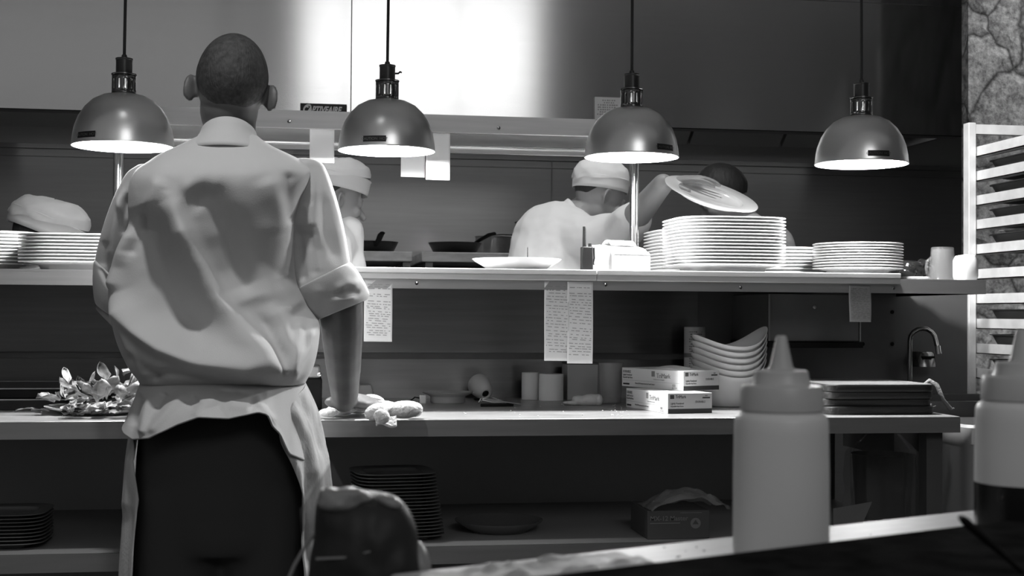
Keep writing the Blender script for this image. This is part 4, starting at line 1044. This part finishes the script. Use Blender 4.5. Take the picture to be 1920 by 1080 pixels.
# cropped hair: a shell grown just outside the skull, thinning toward the nape
def hair(c, M, s, m, parent, back, front, grow, name='hair', nape=None):
    vs = []; n, mm = 56, 22
    rows = []
    for i in range(mm + 1):
        ring = []
        for j in range(n):
            a = 2 * PI * j / n                      # a=0: right ear, PI/2: front, -PI/2: back
            f = (math.sin(a) + 1) / 2; lim = lerp(back, front, min(1, max(0, (f - .12) / .6)) ** 1.2 if f > .12 else 0)
            th = lim * i / mm; g = 1 + grow * (1.0 if i < mm - 4 else (mm - i) / 4.0 * .9 + .1)
            z = math.cos(th); r = math.sin(th)
            zz = .012 + .098 * g * z
            yy = -.008 + .094 * g * r * math.sin(a); xx = .074 * g * r * math.cos(a)
            if zz < -.02:                             # follow the nape
                t = min(1, (-.02 - zz) / .09); yy *= 1 - .06 * t; xx *= 1 - .05 * t
            q = c + (M @ V((xx, yy, zz))) * s
            ring.append(q)
        rows.append(ring)
    b = MB().loft(rows, True, True)
    return b.build(name, m, parent, world=True, ang=180)
hair(hc, HM, .985, M_HAIR, chef, 2.55, 1.1, .045)

# ---- jacket body: rows of (v, uL, uR, Ycentre, back depth, front depth)
TR = [(256, 372, 484, 2.855, .060, .06), (266, 352, 496, 2.85, .078, .07), (277, 330, 514, 2.843, .093, .08), (290, 305, 540, 2.835, .107, .09), (304, 283, 566, 2.822, .128, .10),
      (322, 258, 582, 2.808, .150, .11), (345, 246, 578, 2.795, .163, .12), (385, 242, 562, 2.785, .160, .13), (430, 240, 555, 2.78, .142, .13), (480, 226, 553, 2.778, .122, .13),
      (530, 211, 555, 2.776, .108, .13), (570, 207, 575, 2.772, .104, .13), (605, 212, 598, 2.768, .116, .13), (640, 221, 598, 2.762, .150, .13), (672, 234, 592, 2.758, .172, .13),
      (695, 247, 585, 2.756, .164, .13), (709, 258, 577, 2.755, .142, .125), (719, 264, 572, 2.755, .122, .12)]
FOLDS = [  # (polyline px, width left/up, width right/down, height m)
    ([(318, 372), (345, 430), (373, 489), (406, 556), (455, 612), (495, 655), (514, 690), (518, 714)], 34, 13, .030),
    ([(214, 552), (232, 590), (262, 620), (305, 652), (372, 680), (440, 692), (500, 706)], 17, 30, .030),
    ([(262, 385), (280, 450), (296, 510), (330, 590), (392, 655)], 30, 34, -.024),
    ([(352, 352), (395, 372), (425, 430), (445, 500), (470, 560)], 34, 30, -.022),
    ([(432, 572), (452, 552), (488, 546), (530, 556), (552, 590)], 22, 34, .010),
    ([(500, 568), (530, 610), (545, 660), (536, 710)], 18, 16, .016),
    ([(560, 600), (556, 640), (545, 680), (532, 714)], 9, 9, .012),
    ([(585, 610), (575, 650), (556, 690), (542, 714)], 8, 9, .010),
    ([(480, 585), (510, 630), (530, 670), (528, 712)], 8, 8, -.010),
    ([(250, 425), (230, 465), (215, 500), (209, 545)], 14, 12, .014),
    ([(268, 395), (250, 440), (240, 480)], 8, 8, -.010),
    ([(300, 330), (282, 375), (272, 430)], 12, 16, .010),
    ([(335, 352), (375, 345), (415, 350)], 18, 18, .006),
    ([(235, 660), (262, 690), (300, 706)], 10, 10, -.010),
    ([(224, 600), (240, 650), (262, 700)], 6, 8, .008),
    ([(500, 330), (520, 380), (530, 440)], 26, 20, .008),
    ([(545, 320), (540, 360), (548, 420)], 14, 12, -.008),
    ([(275, 712), (310, 700), (350, 702), (400, 710)], 7, 8, -.010),
]
def fold_d(u, v, folds):
    h = 0
    for pl, wl, wr, A in folds:
        best = 1e9; sg = 1; tt = 0
        n = len(pl) - 1
        for i in range(n):
            ax, ay = pl[i]; bx, by = pl[i + 1]; dx, dy = bx - ax, by - ay; L2 = dx * dx + dy * dy
            t = max(0, min(1, ((u - ax) * dx + (v - ay) * dy) / L2)); qx, qy = ax + t * dx, ay + t * dy
            d2 = (u - qx) ** 2 + (v - qy) ** 2
            if d2 < best: best = d2; sg = dx * (v - ay) - dy * (u - ax); tt = (i + t) / n
        d = math.sqrt(best); w = wr if sg < 0 else wl       # sg<0: upper/right side of the line
        w = wl if sg > 0 else wr
        e = min(1, tt / .18 + .15, (1 - tt) / .14 + .25)
        if d < 3.2 * w: h += A * e * math.exp(-(d / w) ** 2)
    return h
def torso(rows_v, n):
    rings = []
    for v in rows_v:
        uL, uR, Y, bb, bf = csm(TR, v)
        ring = ringLR(uL, v, uR, v, Y, bb, bf, n); C = (ring[0] + ring[n // 2]) / 2; out = []
        bx = .72 if v > 300 else lerp(1, .72, (v - 256) / 44.)
        ring = [V((q_.x, C.y + (bb if math.sin(2 * PI * i_ / n) < 0 else bf) * math.copysign(abs(math.sin(2 * PI * i_ / n)) ** bx, math.sin(2 * PI * i_ / n)), q_.z)) for i_, q_ in enumerate(ring)]
        for j, p in enumerate(ring):
            a = 2 * PI * j / n; s = math.sin(a)
            if s < .12:
                uu, vv = pix(p); h = 1.45 * fold_d(uu, vv, FOLDS) + .0035 * noise.noise(V((uu * .022, vv * .022, 3)))
                k = max(0, min(1, (-s + .12) / .5))
                nrm = V((math.cos(a) * .35, -abs(s) - .15, 0)).normalized()
                edge = min(1, (v - 256) / 25, (721 - v) / 10 + .15)
                p = p + nrm * h * k * max(0, edge)
            out.append(p)
        rings.append(out)
    return rings
b = MB().loft(torso([256 + i * (719 - 256) / 130. for i in range(131)], 150))
b.build('jacket', M_JACKET, chef, world=True, ang=180, subd=0, solid=.003)
# collar: stand and turned-over band
n = 64
def colring(vb, vs, uL, uR, Y, bb, bf):      # back height vb, side height vs
    L, R = at(uL, vs, Y), at(uR, vs + 4, Y); C = (L + R) / 2; A = (R - L) / 2; zb = at((uL + uR) / 2, vb, Y - bb).z - C.z
    out = []
    for j in range(n):
        a = 2 * PI * j / n; s = math.sin(a)
        out.append(C + A * math.cos(a) + V((0, s * (bb if s < 0 else bf), 0)) + V((0, 0, -s * zb if s < 0 else -s * zb * .9)))
    return out
b = MB().loft([colring(270, 290, 340, 510, 2.85, .122, .086), colring(263, 281, 346, 503, 2.853, .115, .080), colring(246, 264, 367, 485, 2.86, .082, .07), colring(230, 258, 373, 483, 2.865, .066, .068),
               colring(219, 252, 376, 482, 2.868, .063, .066), colring(218, 251, 378, 480, 2.87, .058, .062), colring(226, 256, 379, 479, 2.87, .055, .06)])
b.build('collar', M_JACKET, chef, world=True, ang=180, solid=.0025)
b = MB()
for pl in ([(384, 250), (400, 238), (425, 233), (450, 240), (466, 254)], [(392, 262), (420, 247), (452, 256), (468, 268)], [(377, 262), (392, 252), (418, 256), (446, 262), (474, 268)]):
    pass
# sleeves: rows (v, uL, uR, Y, back, front)
RS = [(299, 552, 586, 2.835, .03, .03), (306, 538, 603, 2.835, .055, .06), (322, 524, 613, 2.835, .066, .075), (345, 518, 622, 2.833, .072, .08), (385, 516, 634, 2.83, .074, .08), (430, 520, 645, 2.825, .074, .075),
      (470, 528, 652, 2.82, .072, .07), (505, 536, 657, 2.81, .070, .066), (545, 548, 662, 2.80, .064, .06)]
RF = [([(590, 330), (592, 400), (592, 470), (600, 520)], 12, 9, .008), ([(575, 430), (588, 470), (592, 520)], 10, 12, -.012), ([(612, 345), (628, 400), (640, 460), (650, 500)], 8, 8, .004),
      ([(560, 420), (566, 480), (568, 530)], 12, 9, -.014), ([(602, 360), (612, 430), (630, 490)], 12, 12, -.005), ([(574, 380), (584, 425)], 8, 8, .008)]
LS_ = [(312, 258, 300, 2.83, .05, .05), (325, 240, 300, 2.83, .066, .066), (350, 225, 296, 2.835, .072, .072), (390, 207, 282, 2.84, .074, .074), (440, 190, 266, 2.85, .072, .072), (490, 179, 256, 2.865, .068, .068), (540, 178, 250, 2.88, .064, .064)]
LF = [([(232, 350), (218, 400), (212, 440), (208, 490)], 8, 9, .012), ([(240, 360), (232, 410), (236, 440)], 7, 8, -.012), ([(222, 372), (234, 420), (240, 450)], 5, 6, .008), ([(198, 450), (192, 500)], 8, 8, -.006)]
def sleeve(tab, folds, name, v0, v1):
    rings = []
    for i in range(70):
        v = lerp(v0, v1, i / 69.); uL, uR, Y, bb, bf = csm(tab, v)
        ring = ringLR(uL, v, uR, v, Y, bb, bf, 80); out = []
        for j, p in enumerate(ring):
            a = 2 * PI * j / 80
            if math.sin(a) < .1:
                uu, vv = pix(p); p = p + V((math.cos(a) * .4, -abs(math.sin(a)) - .2, 0)).normalized() * fold_d(uu, vv, folds)
            out.append(p)
        rings.append(out)
    MB().loft(rings).build(name, M_JACKET, chef, world=True, ang=180, solid=.003)
sleeve(RS, RF, 'sleeve', 299, 545); sleeve(LS_, LF, 'sleeve', 312, 540)
def cuff(rows, folds):
    rings = []
    for k in range(36):
        t = k / 35.; r = csm(rows, t); ring = ringLR(r[0], r[1], r[2], r[3], r[4], r[5], r[5], 72); out = []
        for j, p in enumerate(ring):
            a = 2 * PI * j / 72
            if math.sin(a) < .1:
                uu, vv = pix(p); p = p + V((math.cos(a) * .4, -1, 0)).normalized() * fold_d(uu, vv, folds)
            out.append(p)
        rings.append(out)
    MB().loft(rings).build('rolled_cuff', M_JACKET, chef, world=True, ang=180, solid=.005)
cuff([(0, 560, 540, 653, 493, 2.785, .074), (.08, 559, 543, 658, 493, 2.785, .079), (.35, 562, 560, 674, 513, 2.79, .082), (.7, 571, 585, 692, 549, 2.80, .078), (.93, 582, 603, 688, 562, 2.805, .070), (1.0, 588, 603, 680, 564, 2.805, .062)],
     [([(632, 545), (652, 530), (672, 535)], 7, 9, .007), ([(622, 565), (645, 562), (668, 560)], 5, 6, .006), ([(602, 535), (590, 570), (588, 600)], 14, 14, .004), ([(628, 553), (650, 548), (676, 548)], 5, 5, -.006)])
cuff([(0, 180, 486, 252, 545, 2.865, .070), (.08, 177, 490, 256, 550, 2.865, .076), (.5, 175, 530, 256, 590, 2.875, .078), (.92, 180, 568, 250, 612, 2.885, .074), (1., 188, 572, 246, 608, 2.885, .066)],
     [([(186, 500), (196, 520), (208, 540)], 4, 6, -.008)])
# jacket tail flaring out below the tied waist
HEM = [(225, 790), (233, 797), (245, 810), (262, 821), (300, 817), (350, 792), (390, 777), (440, 781), (470, 774), (490, 769), (505, 774), (516, 797), (530, 812), (545, 850), (570, 862), (600, 862), (640, 862)]
TF = [([(285, 735), (275, 775), (268, 815)], 10, 8, .016), ([(262, 735), (256, 770), (250, 800)], 7, 7, -.010), ([(352, 728), (320, 765), (280, 812)], 9, 10, .014), ([(310, 735), (292, 770)], 8, 8, -.014),
      ([(372, 748), (352, 765)], 16, 12, -.014), ([(408, 740), (385, 758), (365, 780)], 12, 12, .010), ([(440, 735), (470, 745), (500, 738)], 12, 8, -.012), ([(410, 732), (440, 738)], 8, 6, -.008), ([(480, 742), (500, 770), (515, 790)], 8, 8, .012), ([(425, 755), (470, 760)], 14, 16, .012)]
rings = []
Lr, Rr = (264, 718), (572, 719)
N = 130
for i in range(46):
    t = i / 45.; ring = []
    for j in range(N + 1):
        a = lerp(-1.18 * PI, .08 * PI, j / N); ca, sa = math.cos(a), math.sin(a)
        uL, uR = lerp(264, 231, t ** .8), lerp(572, 588, t); bb = lerp(.124, .24, t ** .85); 
        um = lerp(uL, uR, (ca + 1) / 2); ve = interp(HEM, um)[0]
        v = lerp(718, ve, t)
        p = at(um, v, 2.755); p.y = 2.755 + sa * (bb if sa < 0 else .12)
        p.z = at((uL + uR) / 2, v, 2.755 - bb * .8 * max(0, -sa)).z
        if sa < .1:
            uu, vv = pix(p); p = p + V((ca * .4, -1, 0)).normalized() * (fold_d(uu, vv, TF) * min(1, t * 4) + .004 * math.sin(a * 11 + 1) * t)
        ring.append(p)
    rings.append(ring)
MB().loft(rings, False).build('jacket_tail', M_JACKET, chef, world=True, ang=180, solid=.003)
# apron: wraps round the front, open at the back
AR = [(717, 263, 573, .125, -175, -4), (735, 258, 582, .138, -172, -30), (770, 250, 596, .155, -166, -50), (810, 244, 606, .168, -158, -56), (850, 239, 613, .175, -152, -52), (900, 235, 619, .178, -148, -47), (960, 232, 625, .18, -146, -46), (1080, 226, 634, .18, -147, -46), (1330, 222, 640, .18, -147, -46)]
AF = [([(545, 760), (575, 820), (590, 900)], 9, 9, .010), ([(562, 740), (590, 790), (605, 850)], 9, 8, -.008), ([(548, 850), (560, 920), (566, 1000)], 8, 8, .010), ([(580, 900), (578, 980), (590, 1070)], 9, 9, -.009), ([(530, 780), (552, 850)], 7, 9, -.008), ([(250, 850), (245, 900), (240, 960)], 7, 8, .008), ([(268, 860), (262, 950)], 9, 9, -.008)]
rings = []
for i in range(80):
    v = lerp(717, 1330, (i / 79.) ** 1.2); uL, uR, bb, a0, a1 = csm(AR, v); ring = []
    Ln, Rn = at(uL, v, 2.76), at(uR, v, 2.76); C = (Ln + Rn) / 2; A = (Rn - Ln) / 2
    for j in range(121):
        a = math.radians(lerp(a1, 360 + a0, j / 120.)) + .012 * math.sin(v * .055) * (1 if j in (0, 120) else 0)
        s = math.sin(a); p = C + A * math.cos(a) + V((0, s * (bb if s < 0 else .155), 0))
        uu, vv = pix(p); p = p + V((math.cos(a), s, 0)) * (fold_d(uu, vv, AF) + .004 * math.sin(a * 16 + v * .01) * min(1, max(0, (v - 730) / 120)))
        ring.append(p)
    rings.append(ring)
MB().loft(rings, False).build('apron', M_APRON, chef, world=True, ang=180, solid=.002)
rings = [ringLR(263, v, 573, v + 1, 2.755, .124 + e, .126 + e, 90) for v, e in ((714, -.001), (715, .002), (722, .0025), (726, .001))]
MB().loft(rings).build('apron_string', M_APRON, chef, world=True, ang=180)
# trousers and shoes
b = MB(); rr = []
for v, uL, uR, bb in ((726, 275, 562, .105), (780, 264, 575, .130), (850, 256, 580, .145), (930, 252, 580, .14), (1000, 252, 578, .13), (1030, 254, 576, .12)): rr.append(ringLR(uL, v, uR, v, 2.76, bb, .11, 60))
b.loft(rr, True, True, True)
for sx in (-1, 1):
    hx = pel.x + sx * .083; k = []
    for z, rx, ry, dy in ((.80, .086, .115, 0), (.66, .092, .105, 0), (.50, .082, .095, -.005), (.30, .074, .09, -.02), (.12, .070, .088, -.025), (.055, .07, .09, -.02)):
        k.append([V((hx + rx * math.cos(2 * PI * j / 40), 2.755 + dy + ry * math.sin(2 * PI * j / 40), z)) for j in range(40)])
    b.loft(k, True, True, True)
b.build('trousers', M_TROUSER, chef, world=True, remesh=.008, smooth=14)
for sx in (-1, 1):
    hx = pel.x + sx * .095
    MB().loft([[V((hx + sx * .01 + x, 2.78 + y, z)) for x, y in rsq(.047 * s, .14 * s, 36, 2.6)] for s, z in ((1, 0), (1.02, .012), (1, .03), (.85, .06), (.6, .085), (.4, .095))], True, True, True).build('shoe', M_BLACK, chef, world=True)

# ---------------------------------------------------------------- THE COOKS BEHIND THE PASS
def root_person(b, base, label, m=M_SKINB, vox=.006, sm=3):
    o = b.build('person', m, None, remesh=vox, smooth=sm)
    for q in o.data.vertices: q.co = q.co - base
    o.location = base
    return setp(o, label, 'person')
def legs(b, tb, base, y):
    for sx in (-1, 1):
        x = base.x + sx * .09
        b.chain([V((x, y, .88)), V((x, y + .01, .48)), V((x, y - .02, .1))], [.07, .05, .04]); b.chain([V((x, y - .02, .05)), V((x, y + .12, .035))], [.04, .03])
        tb.chain([V((x, y, .9)), V((x, y + .01, .48)), V((x, y - .02, .1))], [.1, .078, .066])
def skullcap(c, M, s, parent, m, top=1.0, tilt=0., puff=.02, low=-.004, name='cap'):
    """soft round kitchen cap: band plus slouched crown"""
    rows = []
    n = 48
    for z, g in ((low, 1.045), (low + .012, 1.06), (low + .042, 1.075), (low + .046, 1.10)):
        rows.append([c + (M @ V((.074 * g * math.cos(2 * PI * j / n), -.006 + .096 * g * math.sin(2 * PI * j / n), z + .02))) * s for j in range(n)])
    MB().loft(rows).build(name + '_band', m, parent, world=True, ang=180, solid=.003)
    rows = []
    for k in range(14):
        th = PI / 2 * k / 13.; r = max(.001, math.cos(th)) ** .55; z = low + .058 + (.062 * top) * math.sin(th)
        ring = []
        for j in range(n):
            a = 2 * PI * j / n; w = 1 + .018 * math.sin(a * 9 + k) * math.cos(th)
            ring.append(c + (M @ V((.084 * r * w * math.cos(a), -.008 - .01 * math.sin(th) + .106 * r * w * math.sin(a), z + .008 * noise.noise(V((math.cos(a) * 2, math.sin(a) * 2, k * .3))) + tilt * math.sin(a) * r)))* s)
        rows.append(ring)
    MB().loft(rows, True, False, True).build(name + '_crown', m, parent, world=True, ang=180)

# cook in white cap, bending to the right and reaching up with a plate
Y = 4.4
hc2 = at(1127, 366, Y); b = MB(); tb = MB(); jb = MB()
base2 = V((at(1040, 480, Y).x, Y, 0))
P, D, HM2 = head_parts(b, hc2, -1.35, -.42, .0, .93)
nk = at(1074, 408, Y); b.cap(at(1112, 384, Y), nk, .048, .055)
sp = [V((base2.x - .03, Y, .95)), V((base2.x - .06, Y, 1.12)), at(1035, 440, Y)]
b.chain(sp + [nk], [.10, .11, .09, .055])
el = at(1166, 438, Y - .22); wr = at(1243, 345, Y - .55); sh = at(1092, 440, Y - .10)
b.chain([nk, sh, el], [.05, .05, .042]); b.chain([el, lerp(el, wr, .35), wr], [.043, .044, .031])
hand(b, wr, (.72, -.35, .12), (-.1, -.2, 1), (.1, -1, 0), .35, 1.0)
legs(b, tb, base2, Y)
# other arm down to the work
sh3 = at(1088, 450, Y - .1); 
shl = V((base2.x + .16, Y - .10, 1.33)); b.chain([at(1060, 440, Y), shl, V((base2.x + .30, Y - .14, 1.13)), V((base2.x + .42, Y - .2, 1.05))], [.055, .05, .042, .032])
hand(b, V((base2.x + .42, Y - .2, 1.05)), (.9, -.2, -.2), (0, 0, 1), (0, -1, 0), .4)
cook = root_person(b, base2, 'person in white cap and jacket bending behind the printer and reaching out a plate', M_SKINB, .0048, 2)
jb.chain([V((base2.x - .03, Y, .80)), V((base2.x - .055, Y, 1.10)), at(1036, 452, Y), at(1058, 425, Y)], [.155, .155, .135, .085])
jb.chain([at(1018, 455, Y + .04), at(1046, 420, Y + .02)], [.10, .07])
jb.chain([at(1058, 438, Y - .03), at(1100, 448, Y - .12), lerp(sh, el, .95), lerp(el, wr, .3)], [.095, .080, .066, .060])
jb.chain([at(1060, 450, Y), shl, V((base2.x + .28, Y - .14, 1.15))], [.09, .075, .062])
jb.build('jacket', M_COOK, cook, world=True, remesh=.008, smooth=5, rumple=.022)
MB().loft([ringLR(1050 + d, 384 + e, 1086 + d2, 440 + e2, Y, r, r, 36) for d, e, d2, e2, r in ((-8, 8, -4, 8, .074), (0, 0, 2, 0, .068), (9, -8, 9, -6, .060), (14, -12, 12, -10, .054))]).build('collar', M_COOK, cook, world=True, ang=180, solid=.004)
tb.build('trousers', M_TROUSER, cook, world=True, remesh=.01, smooth=3)
skullcap(hc2, HM2 @ Matrix.Rotation(.30, 4, 'X'), .95, cook, M_COOK, 1.15, .012, low=-.004)
hair(hc2, HM2, .935, M_HAIRB, cook, 2.0, .3, .05)
# plate held out over the tall stack
pc = at(1330, 374, 3.74)
plate = dup(rd, tuple(pc), None, 'white plate held tilted in mid-air above the tall plate stack', 'plate in a cook\'s hand')
plate.name = 'held_plate'; plate.scale = (1.2, 1.2, 1.2)
Mp = Matrix.Rotation(-PHI, 3, 'Z') @ Matrix.Rotation(math.radians(15.5), 3, 'Y') @ Matrix.Rotation(math.radians(21), 3, 'X')
plate.rotation_euler = Mp.to_euler()

# dark-haired cook stooping behind the plates
Y = 4.75; hc3 = at(1352, 366, Y); b = MB(); tb = MB(); jb = MB()
base3 = V((at(1400, 480, Y).x, Y + .05, 0))
P, D, HM3 = head_parts(b, hc3, 1.25, -.62, 0, .98)
nk = at(1392, 412, Y + .02); b.cap(at(1370, 388, Y), nk, .05, .055)
b.chain([V((base3.x + .05, Y, .95)), V((base3.x + .08, Y, 1.1)), at(1425, 462, Y), nk], [.1, .11, .1, .055])
for k in (-1, 1):
    s_ = at(1420, 470, Y + k * .14); e_ = s_ + V((-.12, k * .05, -.26)); w_ = e_ + V((-.2, -k * .04, -.08))
    b.chain([s_, e_, w_], [.05, .042, .03]); hand(b, w_, (-.9, 0, -.3), (0, 0, 1), (0, -k, 0), .4)
    jb.chain([at(1425, 468, Y + k * .08), s_, lerp(s_, e_, .9)], [.09, .08, .065])
legs(b, tb, base3, Y)
cook3 = root_person(b, base3, 'person with short dark hair stooping behind the tilted plate', M_SKINB)
jb.chain([V((base3.x + .05, Y, .8)), V((base3.x + .08, Y, 1.08)), at(1432, 476, Y), at(1405, 440, Y)], [.15, .15, .125, .08])
jb.build('jacket', M_COOK, cook3, world=True, remesh=.01, smooth=4, rumple=.02); tb.build('trousers', M_TROUSER, cook3, world=True, remesh=.012, smooth=3)
hair(hc3, HM3, 1.0, M_HAIRB, cook3, 2.2, 1.25, .10)

# cook passing behind the chef's right shoulder
Y = 4.25; hc4 = at(628, 372, Y); b = MB(); tb = MB(); jb = MB()
base4 = V((at(612, 480, Y).x, Y, 0))
P, D, HM4 = head_parts(b, hc4, -1.2, -.18, 0, .98)
nk = at(616, 440, Y); b.cap(at(622, 410, Y), nk, .05, .056)
b.chain([V((base4.x, Y, .95)), V((base4.x, Y, 1.2)), at(612, 470, Y), nk], [.10, .11, .1, .055])
for k in (-1, 1):
    s_ = at(615, 468, Y + k * .15); e_ = s_ + V((.02, k * .03, -.28)); w_ = e_ + V((.2, 0, -.06))
    b.chain([s_, e_, w_], [.05, .042, .03]); hand(b, w_, (.9, 0, -.25), (0, 0, 1), (0, -k, 0), .4)
    jb.chain([at(615, 462, Y + k * .08), s_, lerp(s_, e_, .9)], [.09, .075, .062])
legs(b, tb, base4, Y)
cook4 = root_person(b, base4, 'person in white cap and jacket half hidden behind the chef\'s right sleeve', M_SKINB)
jb.chain([V((base4.x, Y, .8)), V((base4.x, Y, 1.15)), at(612, 484, Y), at(615, 452, Y)], [.14, .14, .125, .085])
jb.chain([at(650, 438, Y - .02), at(648, 520, Y - .02)], [.058, .06])
jb.build('jacket', M_COOK, cook4, world=True, remesh=.01, smooth=4, rumple=.02); tb.build('trousers', M_TROUSER, cook4, world=True, remesh=.012, smooth=3)
skullcap(hc4, HM4, 1.06, cook4, M_COOK, .9, .02, low=.004)
hair(hc4, HM4, .99, M_HAIRB, cook4, 1.95, .9, .04)

# cook whose cap shows over the plates at the left
Y = 4.3; hc5 = at(84, 448, Y); b = MB(); tb = MB(); jb = MB()
base5 = V((at(40, 480, Y).x, Y + .12, 0))
P, D, HM5 = head_parts(b, hc5, -1.0, -.35, 0, .98)
nk = at(70, 500, Y + .06); b.cap(at(78, 475, Y), nk, .05, .056)
b.chain([V((base5.x, base5.y, .95)), V((base5.x, base5.y, 1.12)), nk], [.1, .11, .06])
for k in (-1, 1):
    s_ = V((base5.x + k * .15, base5.y - .04, 1.24)); e_ = s_ + V((k * .05, -.1, -.24)); w_ = e_ + V((.06, -.2, -.03))
    b.chain([V((base5.x, base5.y, 1.24)), s_, e_, w_], [.05, .05, .042, .03]); hand(b, w_, (.2, -.9, -.2), (0, 0, 1), (-k, 0, 0), .4)
    jb.chain([V((base5.x + k * .06, base5.y - .02, 1.22)), s_, lerp(s_, e_, .9)], [.09, .078, .064])
legs(b, tb, base5, base5.y)
cook5 = root_person(b, base5, 'person whose white cap shows above the plates at the shelf end', M_SKINB)
jb.chain([V((base5.x, base5.y, .8)), V((base5.x, base5.y, 1.12)), V((base5.x, base5.y - .01, 1.24))], [.15, .15, .10])
jb.build('jacket', M_COOK, cook5, world=True, remesh=.01, smooth=4); tb.build('trousers', M_TROUSER, cook5, world=True, remesh=.012, smooth=3)
M5 = HM5 @ Matrix.Rotation(.15, 4, 'Y')
skullcap(hc5, M5, 1.18, cook5, M_COOK, .95, .02, low=-.012)
hair(hc5, HM5, .99, M_HAIRB, cook5, 1.95, .9, .04)

# ================================================================ LIGHT AND CAMERA
def area(name, loc, target, sx, sy, power):
    l = bpy.data.lights.new(name, 'AREA'); l.shape = 'RECTANGLE'; l.size = sx; l.size_y = sy; l.energy = power
    o = bpy.data.objects.new(name, l); COL.objects.link(o); o.location = loc
    d = V(target) - V(loc); o.rotation_euler = d.to_track_quat('-Z', 'Y').to_euler()
    return o
area('hood_band_light', (1.11, -3.0, 3.7), (1.11, 5, 3.7), 2.28, 1.3, 31)  # area light added behind the camera for the hood's bright reflected band
area('hood_left_fill_light', (-2.1, -3.0, 3.7), (-2.1, 5, 3.7), 2.6, 1.3, 2.0)  # weak area light added to lift the hood's left side
area('hood_streak_light', (-.62, -3.0, 3.7), (-.62, 5, 3.7), .25, 1.3, .16)  # narrow area light added for a paler streak in the hood
l = bpy.data.lights.new('counter_downlight', 'SPOT'); l.energy = 76; l.spot_size = math.radians(42); l.spot_blend = .7; l.shadow_soft_size = .07
o = bpy.data.objects.new('counter_downlight', l); COL.objects.link(o); o.location = (-.3, 1.98, 3.06); o.rotation_euler = (V((-.1, 2.62, 1.0)) - o.location).to_track_quat('-Z', 'Y').to_euler()
area('hood_light', (.6, 5.4, 1.93), (.6, 5.3, 0), 3.8, .12, 5)
for nm, x, y, e in (('cook_fill_spot', 1.05, 3.75, 60), ('cook_fill_spot', -.1, 3.8, 30)):  # added fill spots, unseen, that brighten the cooks behind the pass
    l = bpy.data.lights.new(nm, 'SPOT'); l.energy = e; l.spot_size = math.radians(62); l.spot_blend = .6; l.shadow_soft_size = .08
    o = bpy.data.objects.new(nm, l); COL.objects.link(o); o.location = (x, y, 3.05); o.rotation_euler = (V((x, y + .55, 1.0)) - o.location).to_track_quat('-Z', 'Y').to_euler()
l = bpy.data.lights.new('stone_fill_spot', 'SPOT'); l.energy = 75; l.spot_size = math.radians(62); l.spot_blend = .3; l.shadow_soft_size = .06  # unseen spot added to brighten the stone wall
o = bpy.data.objects.new('stone_fill_spot', l); COL.objects.link(o); o.location = (3.3, 3.5, 3.05); o.rotation_euler = (V((3.1, 4.6, 1.9)) - o.location).to_track_quat('-Z', 'Y').to_euler()
l = bpy.data.lights.new('rack_spotlight', 'SPOT'); l.energy = 300; l.spot_size = math.radians(27); l.spot_blend = .6; l.shadow_soft_size = .05
o = bpy.data.objects.new('rack_spotlight', l); COL.objects.link(o); o.location = (1.0, 2.9, 2.9); o.rotation_euler = (V((2.2, 3.7, 1.62)) - o.location).to_track_quat('-Z', 'Y').to_euler()
w = bpy.data.worlds.new('room_glow'); w.use_nodes = True; SC.world = w
w.node_tree.nodes['Background'].inputs[0].default_value = (1, 1, 1, 1); w.node_tree.nodes['Background'].inputs[1].default_value = .155
cam = bpy.data.cameras.new('camera'); co = bpy.data.objects.new('camera', cam); COL.objects.link(co)
cam.sensor_width = 36; cam.lens = FPX / 1920 * 36; cam.clip_start = .05; cam.clip_end = 60
Mc = Matrix((cR, cU, -cF)).transposed().to_4x4(); Mc.translation = V((0, 0, EYE)); co.matrix_world = Mc
cam.dof.use_dof = True; cam.dof.focus_distance = 3.05; cam.dof.aperture_fstop = 11
SC.camera = co
vs = SC.view_settings; vs.view_transform = 'Standard'; vs.look = 'None'; vs.exposure = 0; vs.gamma = 1; vs.use_curve_mapping = False
SC.cycles.use_denoising = True
SC.cycles.max_bounces = 10; SC.cycles.transparent_max_bounces = 12
SC.cycles.sample_clamp_indirect = 6
